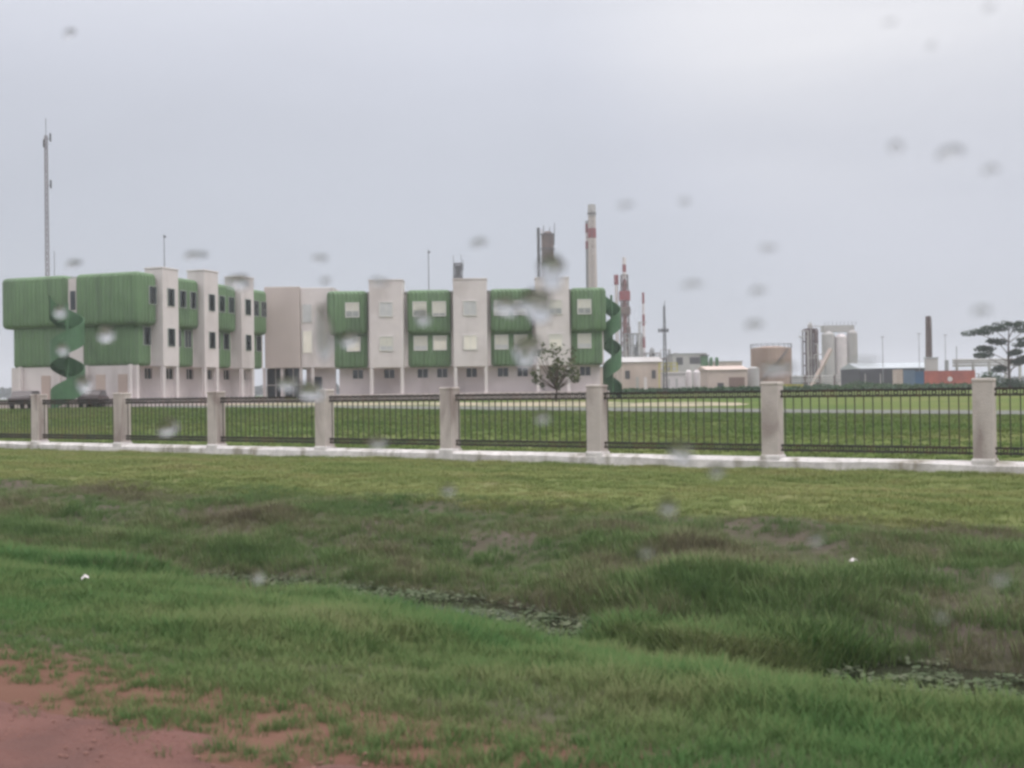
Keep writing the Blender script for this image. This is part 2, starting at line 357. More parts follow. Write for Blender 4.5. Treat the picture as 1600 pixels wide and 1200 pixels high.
# ------------------------------------------------------------------ grass and weeds (uncountable)
rng = random.Random(7)
nrng = np.random.default_rng(7)
def tuft_mesh(name, mt, nb, h, spread, wdt, lean, seed):
    r = random.Random(seed); v, f = [], []
    for i in range(nb):
        a = r.uniform(0, 6.283); d = spread * math.sqrt(r.random()); bx, by = d * math.cos(a), d * math.sin(a)
        a2 = a + r.uniform(-.9, .9); hh = h * r.uniform(.45, 1.1); le = lean * r.uniform(.3, 1.2) * hh; ww = wdt * r.uniform(.6, 1.2)
        cx, cy = math.cos(a2), math.sin(a2); sx, sy = -cy, cx
        b = len(v)
        for t, wd in ((0, 1), (.55, .8)):
            for s in (-1, 1): v.append((bx + cx * le * t * t + s * sx * ww * wd / 2, by + cy * le * t * t + s * sy * ww * wd / 2, hh * (t - .06)))
        v.append((bx + cx * le, by + cy * le, hh * .96))
        f += [(b, b + 1, b + 3, b + 2), (b + 2, b + 3, b + 4)]
    me = bpy.data.meshes.new(name); me.from_pydata(v, [], f); me.materials.append(mt)
    return bpy.data.objects.new(name, me)
def proto(name, mt, n, **kw):
    c = bpy.data.collections.new(name)
    for k in range(n): c.objects.link(tuft_mesh(name + '_blades', mt, seed=k + hash_s(name), **kw))
    return c
def hash_s(s): return sum(ord(c) * (i + 1) for i, c in enumerate(s)) % 9973
def scatter(name, x, y, z, scl, coll, label=None, cat=None):
    me = bpy.data.meshes.new(name); n = len(x)
    me.vertices.add(n); me.vertices.foreach_set('co', np.stack([x, y, z], -1).astype(np.float32).ravel())
    a = me.attributes.new('scl', 'FLOAT', 'POINT'); a.data.foreach_set('value', np.asarray(scl, np.float32))
    a = me.attributes.new('rz', 'FLOAT', 'POINT'); a.data.foreach_set('value', nrng.uniform(0, 6.283, n).astype(np.float32))
    o = put(name, me); tag(o, label, cat, kind='stuff')
    g = bpy.data.node_groups.new(name, 'GeometryNodeTree')
    g.interface.new_socket('Geometry', in_out='INPUT', socket_type='NodeSocketGeometry'); g.interface.new_socket('Geometry', in_out='OUTPUT', socket_type='NodeSocketGeometry')
    gi, go = g.nodes.new('NodeGroupInput'), g.nodes.new('NodeGroupOutput')
    ip = g.nodes.new('GeometryNodeInstanceOnPoints'); ci = g.nodes.new('GeometryNodeCollectionInfo')
    ci.inputs['Collection'].default_value = coll; ci.inputs['Separate Children'].default_value = True; ci.inputs['Reset Children'].default_value = True
    ip.inputs['Pick Instance'].default_value = True
    def attr(nm):
        q = g.nodes.new('GeometryNodeInputNamedAttribute'); q.data_type = 'FLOAT'; q.inputs['Name'].default_value = nm; return q.outputs[0]
    cx = g.nodes.new('ShaderNodeCombineXYZ'); g.links.new(attr('rz'), cx.inputs[2])
    g.links.new(gi.outputs[0], ip.inputs['Points']); g.links.new(ci.outputs[0], ip.inputs['Instance']); g.links.new(cx.outputs[0], ip.inputs['Rotation'])
    g.links.new(attr('scl'), ip.inputs['Scale']); g.links.new(ip.outputs[0], go.inputs[0])
    md = o.modifiers.new('scatter', 'NODES'); md.node_group = g
    return o
def inview(x, y, m=1.08):
    return (y > 1) & (np.abs(x) < y * .4663 * m + .8)
def sample(u0, u1, v0, v1, dens):
    n = int((u1 - u0) * (v1 - v0) * dens)
    u = nrng.uniform(u0, u1, n); v = nrng.uniform(v0, v1, n); x, y = xy(u, v); k = inview(x, y)
    return u[k], v[k], x[k], y[k]

VERGE = grass_mat('verge_blades', [(.28, (0.071, 0.149, 0.053)), (.42, (0.092, 0.167, 0.061)), (.54, (0.134, 0.184, 0.074)), (.70, (0.190, 0.208, 0.102))], .45, .3, (.6, 1.2, 1))
BANKG = grass_mat('bank_blades', [(.28, (.100, .165, .066)), (.46, (.140, .200, .082)), (.56, (.190, .195, .110)), (.64, (.175, .160, .105)), (.76, (.140, .122, .086))], .5, .3, (.6, 1.2, 1))
FLATG = grass_mat('lawn_blades', [(.25, (0.137, 0.194, 0.068)), (.43, (0.189, 0.231, 0.089)), (.58, (0.236, 0.252, 0.105)), (.72, (0.284, 0.268, 0.131))], .5, .3, (.5, 1.3, 1))
FIELDG = grass_mat('field_blades', [(.28, (.095, .155, .050)), (.5, (.130, .180, .062)), (.72, (.180, .195, .080))], .10, .3)
WEED = grass_mat('weed_leaves', [(.3, (.085, .115, .065)), (.5, (.12, .145, .09)), (.7, (.19, .20, .14))], 3, .3)

p_v = proto('verge_tuft', VERGE, 5, nb=22, h=.13, spread=.10, wdt=.009, lean=.8)
p_b = proto('bank_tuft', BANKG, 5, nb=20, h=.22, spread=.13, wdt=.012, lean=.7)
p_f = proto('lawn_tuft', FLATG, 4, nb=20, h=.085, spread=.15, wdt=.013, lean=.9)
p_g = proto('field_tuft', FIELDG, 4, nb=18, h=.13, spread=.30, wdt=.035, lean=.9)

u, v, x, y = sample(-6, 24, 3.2, 11.2, 230)
d = v - edge_v(u); k = (d > 0) | ((nrng.random(len(u)) < np.exp(d * 7) * .5)); k &= (d > .5) | (fbm(u * 2.5, v * 2.5, 31) > -.18 - .5 * d)
k &= H(x, y) > WZ - .02
u, v, x, y = u[k], v[k], x[k], y[k]
s = nrng.uniform(.55, 1.1, len(u)) * (1 + .7 * fbm(u * .7, v * .9, 33)) * (.55 + .6 * sst(4, 7, v)) * (1 + .5 * sst(8.5, 10.3, v))
s = s * (1 + .25 * fbm(u * 2.6, v * 2.6, 35))
scatter('verge_grass', x, y, H(x, y), s, p_v, 'rough green grass on the near verge between red dirt and ditch', 'grass')
u, v, x, y = sample(-8, 40, 11.0, 16.6, 130)
z = H(x, y); pat = fbm(u * .55, v * .9, 41, 4) + .3 * sst(13.6, 12.4, v) + .12 * (nrng.random(len(u)) - .5); bare = pat < -.02; k = (z > WZ - .03) & (~bare | (nrng.random(len(u)) < .62)); bare = bare[k]
u, v, x, y, z = u[k], v[k], x[k], y[k], z[k]
s = nrng.uniform(.45, 1.0, len(u)) * (1 + .8 * fbm(u * .5, v * .5, 43)) * (1.0 - .5 * sst(14, 16.6, v)) * (1 + .2 * sst(13.2, 12.2, v)) * np.where(bare, .55, .88)
scatter('bank_grass', x, y, z, s, p_b, 'dark uneven grass on the far bank of the ditch', 'grass')
u, v, x, y = sample(-10, 60, 15.8, 25.3, 62)
s = nrng.uniform(.6, 1.15, len(u)) * (1 + .5 * fbm(u * .4, v * .6, 53))
s *= 1 + .35 * sst(24.8, 25.25, v) * (fbm(u * 1.2, v * 0, 54) + .5)
scatter('mown_grass', x, y, H(x, y), s, p_f, 'light yellowish mown grass between ditch and fence kerb', 'grass')
u, v, x, y = sample(-30, 75, 25.9, 57.5, 9)
s = nrng.uniform(.5, 1.0, len(u)) * (1 + .5 * fbm(u * .2, v * .3, 63)) * (.8 + .5 * sst(30, 50, v))
scatter('field_grass', x, y, H(x, y), s, p_g, 'green field grass behind the iron fence', 'grass')
# floating weeds in the ditch: low rosettes of round leaves
def weed_mesh(seed):
    r = random.Random(seed); v, f = [], []
    for i in range(9):
        a = r.uniform(0, 6.283); d = r.uniform(.02, .13); cx, cy, cz = d * math.cos(a), d * math.sin(a), r.uniform(0, .05); rr = r.uniform(.012, .028)
        t = r.uniform(-.5, .5); b = len(v)
        for q in range(6):
            w_ = q * 1.0472; v.append((cx + rr * math.cos(w_), cy + rr * math.sin(w_), cz + rr * t * math.cos(w_)))
        f.append(tuple(range(b, b + 6)))
    me = bpy.data.meshes.new('weed_leaves'); me.from_pydata(v, [], f); me.materials.append(WEED); return bpy.data.objects.new('weed_leaves', me)
p_w = bpy.data.collections.new('water_weed')
for k in range(5): p_w.objects.link(weed_mesh(k))
u, v, x, y = sample(-6, 30, 8.0, 12.8, 70)
k = (H(x, y) < WZ + .02) & (fbm(u * .8, v * 1.5, 71) > -.3)
x, y = x[k], y[k]
scatter('water_weeds', x, y, 0 * x + WZ + .012, nrng.uniform(.7, 1.4, len(x)), p_w, 'pale floating weeds on the ditch water', 'weeds')
# small stones and clods on the red shoulder
def clod_mesh(seed):
    r = random.Random(seed); bm = bmesh.new(); bmesh.ops.create_icosphere(bm, subdivisions=1, radius=.009)
    for v_ in bm.verts: v_.co *= r.uniform(.7, 1.3); v_.co.z *= .6
    me = bpy.data.meshes.new('clod'); bm.to_mesh(me); bm.free(); me.materials.append(CLOD); return bpy.data.objects.new('clod', me)
CLOD = mat('clod', (.20, .105, .085), .95, .3, 9)
p_c = bpy.data.collections.new('clods')
for k in range(5): p_c.objects.link(clod_mesh(k))
u, v, x, y = sample(-2, 12, 2.2, 4.6, 420)
k = (edge_v(u) + .15 - v > .25 * nrng.random(len(u))) & (fbm(u * 2.2, v * 4, 77) > .0 - .4 * nrng.random(len(u)) ** 2)
u, v, x, y = u[k], v[k], x[k], y[k]
scatter('dirt_clods', x, y, H(x, y) + .030, nrng.uniform(.45, 1.0, len(x)) ** 4 * 1.3, p_c, 'small red stones and clods lying on the dirt shoulder', 'stones')
# taller reeds by the ditch edge
p_r = proto('reed_clump', BANKG, 4, nb=26, h=.42, spread=.16, wdt=.014, lean=.45)
u, v, x, y = sample(-6, 36, 11.2, 13.0, 5)
k = (H(x, y) > WZ - .05) & (H(x, y) < WZ + .35) & (fbm(u * .5, v * 0, 81) > -.1)
u, v, x, y = u[k], v[k], x[k], y[k]
u2, v2, x2, y2 = sample(-6, 36, 9.0, 10.9, 9)
k = (H(x2, y2) > WZ - .05) & (fbm(u2 * .6, v2 * 0, 82) > -.15)
x, y = np.concatenate([x, x2[k]]), np.concatenate([y, y2[k]])
scatter('ditch_reeds', x, y, H(x, y), nrng.uniform(.35, .95, len(x)), p_r, 'taller reedy grass clumps along both edges of the ditch water', 'reeds')

def ground_at(px, py):
    d = CM @ Vector(((px - 800) / FPX, (600 - py) / FPX, -1)); t = 1.0
    while t < 400:
        p = Vector((0, 0, CAMZ)) + d * t
        if p.z < Hs(p.x, p.y): return p
        t += .03
for px, py, w_, lab in ((1335, 891, .11, 'small white scrap of litter low on the right ditch bank'), (133, 922, .07, 'small white scrap of litter on the verge at left')):
    p = ground_at(px, py); r_ = Matrix.Rotation(.5, 3, 'Z'); vs = [(-w_ / 2, -.02, .16), (0, -.03, .19), (w_ / 2, -.02, .17), (w_ / 2, .03, .18), (0, .03, .205), (-w_ / 2, .03, .17)]
    vs += [(a, b, c - .004) for a, b, c in vs]
    o = MB().add(vs, [(0, 1, 4, 5), (1, 2, 3, 4), (11, 10, 7, 6), (10, 9, 8, 7), (0, 6, 7, 1), (1, 7, 8, 2), (2, 8, 9, 3), (3, 9, 10, 4), (4, 10, 11, 5), (5, 11, 6, 0)]).build('paper_scrap', WHTP, None, (p.x, p.y, Hs(p.x, p.y) - .06), .4); tag(o, lab, 'litter')

# ------------------------------------------------------------------ fence: pillars, iron panels, whitewashed kerb
FV = 25.55; KT = .35; BAY = 4.71
_p = at(1540, 722, 23.8); U0 = uv(_p.x, _p.y)[0]
FROT = math.atan2(UY, UX)
pm = MB().box(-.21, .21, -.21, .21, 0, 1.72).mesh('shaft', PILLAR, bevel=.02)
cm = MB().box(-.222, .222, -.222, .222, 1.715, 1.80).mesh('cap', PILLAR, bevel=.025)
bm_ = MB().box(-.25, .25, -.26, .25, -.34, .07).mesh('footing', KERB, bevel=.05)
plab = ['cut off by the right edge of the photo', 'nearest whole one, in front of the red container', 'in front of the tan storage tank', 'in front of the right wing end and stair',
        'in front of the middle white tower', 'in front of the joint between the two wings', 'in front of the left wing facade', 'in front of the big green pod, third from left',
        'beside the left spiral stair, at far left']
for i in range(-1, 8):
    x0, y0 = xy(U0 + i * BAY, FV)
    px = 800 + FPX * x0 / y0
    if i < 0 and px > 1750: pass
    t = empty('fence_pillar', (x0, y0, KT), FROT, label='square pale concrete fence pillar ' + (plab[i + 1]), cat='pillar', group='pillars of the roadside fence')
    put('shaft', pm, t); put('cap', cm, t); put('footing', bm_, t)
for i in (8, 9):
    x0, y0 = xy(U0 + i * BAY, FV)
    t = empty('fence_pillar', (x0, y0, KT), FROT, label='pale concrete fence pillar beyond the left edge', cat='pillar', group='pillars of the roadside fence')
    put('shaft', pm, t); put('cap', cm, t); put('footing', bm_, t)
def ring(mb, cx, cz, r, w_=.016):
    n = 8; vs, fs = [], []
    for k in range(n):
        a = 2 * math.pi * k / n
        for rr in (r - w_, r + w_):
            for yy in (-.008, .008): vs.append((cx + rr * math.cos(a), yy, cz + rr * math.sin(a)))
    for k in range(n):
        a, b = k * 4, ((k + 1) % n) * 4
        fs += [(a, a + 1, b + 1, b), (a + 2, b + 2, b + 3, a + 3), (a, b, b + 2, a + 2), (a + 1, a + 3, b + 3, b + 1)]
    mb.add(vs, fs)
ZT, ZB = 1.57, -.01 + .18
half = BAY / 2 - .21
rails = []
NB = 21
for zz in (ZT, ZT - .13, ZB, ZB + .12):
    rails.append(MB().box(-half, half, -.018, .018, zz - .024, zz + .024).mesh('rail', IRON))
gm = MB()
for k in range(NB):
    cx = -half + (k + .5) * 2 * half / NB
    gm.box(cx - .011, cx + .011, -.011, .011, ZB - .05, ZT + .05)
    ring(gm, cx + half / NB, ZT - .065, .045); ring(gm, cx + half / NB, ZB + .06, .045)
gme = gm.mesh('grille', IRON)
flab = ['cut off by the right edge', 'right of the pillar before the tank, longest in view', 'left of the pillar before the tank', 'in front of the last white tower and small tree',
        'in front of the right wing middle', 'in front of the link block and glazed entrance', 'in front of the left wing far end', 'in front of the left wing white base', 'at the far left edge of the photo', 'beyond the left edge']
for i in range(-1, 9):
    x0, y0 = xy(U0 + (i + .5) * BAY, FV)
    t = empty('fence_panel', (x0, y0, KT), FROT, label='dark iron bar fence panel ' + flab[i + 1], cat='fence', group='iron panels of the roadside fence')
    for r_ in rails: put('rail', r_, t)
    put('grille', gme, t)
# kerb wall under the fence, rough and slightly uneven
kb = MB(); us = np.arange(U0 - 2 * BAY, U0 + 10 * BAY, .35)
prof = lambda j, uu: [(-.26 + .05 * fbm(uu * .9, 0 * uu, 91), -.05), (-.25 + .05 * fbm(uu * 1.1, 0 * uu, 92), KT - .07 + .04 * fbm(uu * .8, 0 * uu, 93)), (-.17, KT - .005 + .03 * fbm(uu * .7, 0 * uu, 94)), (.2, KT), (.2, -.05)][j]
vs_, fs_ = [], []
for a, uu in enumerate(us):
    for j in range(5):
        dv_, zz = prof(j, uu); X_, Y_ = xy(uu, FV + dv_); vs_.append((X_, Y_, float(zz)))
for a in range(len(us) - 1):
    for j in range(5): fs_.append((a * 5 + j, a * 5 + (j + 1) % 5, (a + 1) * 5 + (j + 1) % 5, (a + 1) * 5 + j))
kb.add(vs_, fs_)
o = kb.build('kerb_wall', KERB); tag(o, 'low whitewashed concrete kerb wall running under the iron fence', 'wall')

# ------------------------------------------------------------------ the green and white building
BZ = 1.20
bld = empty('office_building', (-24.5, 110, BZ), 0, label='two-winged building of green pods and white towers with open ground floor', cat='building')
def bput(name, me, wl, wrz, parent=None):
    """place a mesh given in world xy (z above building base) under the building or one of its parts"""
    o = bpy.data.objects.new(name, me); C.objects.link(o)
    M4 = Matrix.Translation((wl[0], wl[1], BZ + wl[2])) @ Matrix.Rotation(wrz, 4, 'Z')
    o.parent = parent or bld
    pm_ = WM.get(o.parent.name, Matrix.Translation((-24.5, 110, BZ)))
    o.matrix_local = pm_.inverted() @ M4
    WM[o.name] = M4
    return o
WM = {}
# meshes are in facade coordinates: x along the facade, front towards -y, z up; y=0 is the pod front plane
SPL, TOP, BOT, TW = 6.75, 11.15, 3.4, 12.0
def rbox(name, x0, x1, y0, y1, z0, z1, r, mt):
    return MB().box(x0, x1, y0, y1, z0, z1).mesh(name, mt, bevel=r, seg=4, smooth=True)
def window_mesh(w_, h_, pane, fr=.09, deep=.06, mul=.025, blind=0):
    FRAME = WFR if mul > .05 else globals()['FRAME']
    b = MB(); b.box(-w_ / 2, w_ / 2, -.02, .05, 0, h_ * (1 - blind) - .002, pane)
    if blind: b.box(-w_ / 2, w_ / 2, -.02, .05, h_ * (1 - blind), h_, BLIND)
    b.box(-w_ / 2 - fr, w_ / 2 + fr, -deep, .04, -fr, -.002, FRAME).box(-w_ / 2 - fr, w_ / 2 + fr, -deep, .04, h_ + .002, h_ + fr, FRAME)
    b.box(-w_ / 2 - fr, -w_ / 2 - .002, -deep, .04, -.002, h_ + .002, FRAME).box(w_ / 2 + .002, w_ / 2 + fr, -deep, .04, -.002, h_ + .002, FRAME)
    b.box(-mul, mul, -deep + .01, .03, 0.01, h_ - .01, FRAME)
    return b.mesh('window')
wrng = random.Random(3)
def pick(k): return {'lit': wrng.choice(['lit', 'lit2', 'lit2', 'lit3']), 'pale': wrng.choice(['pale', 'pale2', 'pale3', 'pale3'])}.get(k, k)
WFR = mat('dull_window_frame', (.36, .38, .35), .6, .1, 2)
BLIND = mat('window_blind', (.60, .58, .53), .8, .06, 2)
DIM = mat('dim_interior', (.30, .31, .31), .3, .3, 1.5, spec=.5)
win = {'lit': window_mesh(1.22, 1.32, LIT), 'lit2': window_mesh(1.22, 1.32, LIT, blind=.35), 'lit3': window_mesh(1.22, 1.32, GLASS_L, blind=.7),
       'pale': window_mesh(1.22, 1.32, GLASS_L), 'pale2': window_mesh(1.22, 1.32, DIM, blind=.6), 'pale3': window_mesh(1.22, 1.32, DIM, blind=.85), 'dark': window_mesh(.92, 1.45, GLASS_D, .05, .03, .13)}
def pod(P, rz, x0, x1, wins, base=0.0, kinds=('pale', 'lit'), depth=4.0, x0low=None, x1low=None):
    """P(x, y) -> world xy; wins: window centres along the facade"""
    for (za, zb, off, wz, kd, nm) in ((SPL, TOP, 0, 8.55, kinds[0], 'upper_pod'), (BOT, SPL + .3, .6, 5.15, kinds[1], 'lower_pod')):
        cx = (x0 + x1) / 2
        lx0, lx1 = (x0, x1) if nm == 'upper_pod' else (x0 if x0low is None else x0low, x1 if x1low is None else x1low)
        me = rbox(nm, lx0 - cx, lx1 - cx, off, depth, za, zb, .42 if nm == 'upper_pod' else .32, GREEN)
        q = bput(nm, me, (*P(cx, 0), 0), rz)
        for wx in wins:
            kk = kd
            px, py = P(wx, off - .03)
            bput('window', win[pick(kk)], (px, py, wz), rz, q)
def tower(P, rz, x0, x1, kinds=('pale', 'lit'), wx=None, pr=.9, TW=TW):
    cx = (x0 + x1) / 2; hw = (x1 - x0) / 2
    b = MB(); b.box(-hw, hw, -pr, 1.4, BOT - .05, TW); me = b.mesh('tower', WHITE, bevel=.05)
    q = bput('tower', me, (*P(cx, 0), 0), rz)
    b = MB(); b.box(-hw - .05, hw + .05, -pr - .05, 1.45, TW + .002, TW + .14); bput('parapet', b.mesh('parapet', WHITE, bevel=.03), (*P(cx, 0), 0), rz, q)
    for wz, kd in ((8.5, kinds[0]), (5.1, kinds[1])):
        px, py = P(cx if wx is None else wx, -pr - .03)
        bput('window', win[pick(kd)], (px, py, wz), rz, q)
    for sx in (-1, 1):
        px, py = P(cx + sx * (hw - .16), -pr + .2)
        bput('column', colm, (px, py, 0), rz)
colm = MB().box(-.16, .16, -.16, .16, 0, BOT - .052).mesh('column', WHITE, bevel=.02)

def gf_wall(name, Pf, rz, x0, x1, wins, yoff=2.0, ww=1.05, z0w=2.35, z1w=3.25):
    """recessed ground floor wall with real openings and dark glass behind"""
    cx = (x0 + x1) / 2; b = MB()
    b.box(x0 - cx, x1 - cx, yoff, yoff + .3, 0, z0w); b.box(x0 - cx, x1 - cx, yoff, yoff + .3, z1w, BOT + .2)
    xs = [x0] + [q for wx in wins for q in (wx - ww / 2, wx + ww / 2)] + [x1]
    for a, c in zip(xs[::2], xs[1::2]): b.box(a - cx, c - cx, yoff, yoff + .3, z0w + .001, z1w - .001)
    q = bput(name, b.mesh(name, WHITE), (*Pf(cx, 0), 0), rz)
    for wx in wins:
        g = MB().box(-ww / 2, ww / 2, .18, .22, z0w, z1w, GLASS_D).box(-.03, .03, .12, .17, z0w, z1w, FRAME).mesh('ground_floor_window')
        bput('window', g, (*Pf(wx, yoff), 0), rz, q)

# ---- right wing, facing the road
RY = 110.0
PR = lambda x_, y_: (x_, RY + y_)
pod(PR, 0, -18.5, -14.45, [-15.9], x0low=-17.9)
tower(PR, 0, -14.1, -10.75)
pod(PR, 0, -10.45, -6.05, [-9.15, -7.2])
tower(PR, 0, -5.75, -2.4)
pod(PR, 0, -2.1, 2.15, [-1.0, .95])
tower(PR, 0, 2.45, 5.8, wx=4.4)
pod(PR, 0, 6.0, 9.55, [7.35], x1low=9.2)
gf_wall('ground_floor_wall', PR, 0, -17.6, 9.0, [-15.7, -12.5, -9.1, -7.1, -4.1, -.9, 1.1, 4.3, 7.5])
bput('upper_core', MB().box(-18, 9.3, .8, 13, BOT + .05, TOP - .35).mesh('upper_core', WHITE), (*PR(0, 0), 0), 0)
bput('roof', MB().box(-18.1, 9.35, .7, 13.1, TOP - .348, TOP - .1).mesh('roof', ROOF), (*PR(0, 0), 0), 0)
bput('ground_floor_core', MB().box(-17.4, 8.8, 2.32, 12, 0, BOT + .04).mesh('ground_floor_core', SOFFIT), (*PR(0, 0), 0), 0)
bput('plinth', MB().box(-18.2, 9.6, -1.6, 1.98, -.6, .75).mesh('plinth', PLINTH, bevel=.04), (*PR(0, 0), 0), 0)

# ---- left wing, running away from the road; its facade looks to the right
dl = Vector((3.8, 11.5)).normalized(); nl = Vector((dl.y, -dl.x))
LRZ = math.atan2(dl.y, dl.x)
L0 = Vector((-28.6, 94.5))       # far edge of the first tower, at the tower front plane
def PL(x_, y_):
    p = L0 + dl * x_ - nl * (y_ + .4)
    return (p.x, p.y)
DD = ('dark', 'dark')
pod(PL, LRZ, -4.95, -2.35, [-3.05], kinds=DD, depth=6.35, x0low=-4.4)
tower(PL, LRZ, -2.2, 0.0, kinds=DD, pr=.4, TW=11.6)
pod(PL, LRZ, .15, 3.7, [1.15, 2.7], kinds=DD)
tower(PL, LRZ, 3.85, 6.05, kinds=DD, pr=.4)
pod(PL, LRZ, 6.2, 9.75, [7.2, 8.75], kinds=DD)
tower(PL, LRZ, 9.9, 12.1, kinds=DD, pr=.4)
pod(PL, LRZ, 12.25, 15.3, [13.1, 14.5], kinds=DD)
LW = 14.05
gf_wall('ground_floor_wall', PL, LRZ, -4.2, 15.4, [-1.0, 2.0, 5.0, 8.0, 11.0, 13.8])
bput('upper_core', MB().box(-4.0, 15.6, .8, LW - .8, BOT + .05, TOP - .35).mesh('upper_core', WHITE), (*PL(0, 0), 0), LRZ)
bput('roof', MB().box(-4.05, 15.7, .7, LW - .7, TOP - .348, TOP - .1).mesh('roof', ROOF), (*PL(0, 0), 0), LRZ)
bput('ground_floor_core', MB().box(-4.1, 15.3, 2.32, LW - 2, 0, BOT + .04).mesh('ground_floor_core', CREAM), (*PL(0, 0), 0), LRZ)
bput('plinth', MB().box(-6.0, 15.8, -1.4, LW + .5, -.8, .55).mesh('plinth', PLINTH, bevel=.04), (*PL(0, 0), 0), LRZ)
# far side pods: the end one shows as the green volume left of the stair
for (a, c) in ((-4.95, -2.35), (.15, 3.7), (6.2, 9.75)):
    cx = (a + c) / 2
    for (za, zb, o1, nn) in ((SPL, TOP, LW, 'upper_pod'), (BOT, SPL + .3, LW - .85, 'lower_pod')):
        me = rbox(nn, a - cx + (.4 if nn == 'lower_pod' else 0), c - cx, 7.35, o1, za, zb, .42 if nn == 'upper_pod' else .32, GREEN)
        bput(nn, me, (*PL(cx, 0), 0), LRZ)
# end wall of the corridor between the two end pods, with a narrow window
me = MB().box(-4.5, -3.98, 5.9, 7.8, BOT, TOP - .3).mesh('corridor_end_wall', WHITE)
q = bput('corridor_end_wall', me, (*PL(0, 0), 0), LRZ)
g = MB().box(-.03, 0, -.25, .25, 8.2, 9.8, GLASS_D).mesh('window'); bput('window', g, (*PL(-4.505, 6.85), 0), LRZ, q)
# ground floor end wall with doors, and columns carrying the pods
b = MB().box(-4.4, -4.11, .6, LW - .6, 0, BOT + .04); q = bput('end_wall', b.mesh('end_wall', WHITE), (*PL(0, 0), 0), LRZ)
for yy in (2.0, 4.2, 9.8):
    g = MB().box(-.06, 0, -.45, .45, .55, 2.7, CREAM).mesh('door'); bput('door', g, (*PL(-4.405, yy), 0), LRZ, q)
for yy in (1.0, 5.4, 8.2, 12.2):
    g = MB().box(-.12, .12, -.12, .12, 0, BOT + .1).mesh('column', WHITE); bput('column', g, (*PL(-4.75, yy), 0), LRZ)

# ---- link block between the wings
b = MB().box(-24.85, -21.3, 0, 8, BOT + .1, TOP + .55).mesh('link_block', TAN, bevel=.04)
lk = bput('link_block', b, (0, 110.6, 0), 0)
b = MB().box(-21.28, -17.9, .35, 8, BOT + .1, TOP + .45).mesh('link_bay', WHITE, bevel=.04)
lb = bput('link_bay', b, (0, 110.6, 0), 0)
for z0, z1, mt in ((8.1, 9.9, GLASS_L), (5.0, 7.2, LIT)):
    g = MB().box(-.42, .42, -.04, .05, z0, z1, mt).box(-.5, -.425, -.07, .05, z0 - .08, z1 + .08, FRAME).box(.425, .5, -.07, .05, z0 - .08, z1 + .08, FRAME).mesh('window')
    bput('window', g, (-20.6, 110.93, 0), 0, lb)
# glazed entrance below
g = MB().box(-25.0, -21.4, 1.6, 1.7, .5, BOT + .09, GLASS_D)
for k in range(5): g.box(-25.05 + k * .9, -24.98 + k * .9, 1.5, 1.59, .3, BOT + .09, FRAME)
g.box(-25.0, -21.4, 1.52, 1.585, 1.75, 1.85, FRAME)
bput('glazed_entrance', g.mesh('glazed_entrance'), (0, 110.6, 0), 0)
for xx in (-25.0, -23.2, -21.3, -20.1):
    bput('column', MB().box(-.13, .13, -.13, .13, 0, BOT + .095).mesh('column', WHITE), (xx, 110.9, 0), 0)
g = MB().box(-21.0, -18.0, 1.6, 1.9, 0, BOT + .09, WHITE).box(-20.3, -19.4, 1.55, 1.598, .6, 2.6, GLASS_D)
bput('link_wall', g.mesh('link_wall'), (0, 110.6, 0), 0)
bput('plinth', MB().box(-25.5, -18.2, -1.2, 2.2, -.6, .35).mesh('plinth', PLINTH), (0, 110.6, 0), 0)

# ---- spiral stairs: solid green helical parapet, treads, central pole
def spiral(wx, wy, ztop, r, turns, a0):
    st = bput('spiral_staircase', MB().tube((0, 0, 0), (0, 0, ztop + .7), .12, mt=GREEN2).mesh('pole'), (wx, wy, 0), 0)
    n = int(turns * 24); vs, fs = [], []
    for k in range(n + 1):
        a = a0 + 2 * math.pi * turns * k / n; z = ztop * k / n
        for rr, zz in ((r, z - .5), (r, z + 1.3), (r - .06, z + 1.3), (r - .06, z - .5)): vs.append((rr * math.cos(a), rr * math.sin(a), zz))
    for k in range(n):
        for j in range(4): fs.append((k * 4 + j, k * 4 + (j + 1) % 4, (k + 1) * 4 + (j + 1) % 4, (k + 1) * 4 + j))
    bput('parapet', MB().add(vs, fs).mesh('parapet', GREEN2), (wx, wy, 0), 0, st)
    tm = MB()
    for k in range(int(turns * 14)):
        a = a0 + 2 * math.pi * k / 14; z = ztop * k / (turns * 14); a2 = a + .47
        tm.add([(.1 * math.cos(a), .1 * math.sin(a), z), (r * .95 * math.cos(a), r * .95 * math.sin(a), z), (r * .95 * math.cos(a2), r * .95 * math.sin(a2), z), (.1 * math.cos(a2), .1 * math.sin(a2), z),
                (.1 * math.cos(a), .1 * math.sin(a), z + .06), (r * .95 * math.cos(a), r * .95 * math.sin(a), z + .06), (r * .95 * math.cos(a2), r * .95 * math.sin(a2), z + .06), (.1 * math.cos(a2), .1 * math.sin(a2), z + .06)],
               [(0, 3, 2, 1), (4, 5, 6, 7), (0, 1, 5, 4), (1, 2, 6, 5), (2, 3, 7, 6), (3, 0, 4, 7)])
    bput('treads', tm.mesh('treads', GREEN2), (wx, wy, 0), 0, st)
p = at(106, 600, 87.2); spiral(p.x, p.y, 7.6, 1.30, 2.0, R(200))
p = at(957, 600, 113.0); spiral(p.x, p.y, 9.9, .98, 2.5, R(0))

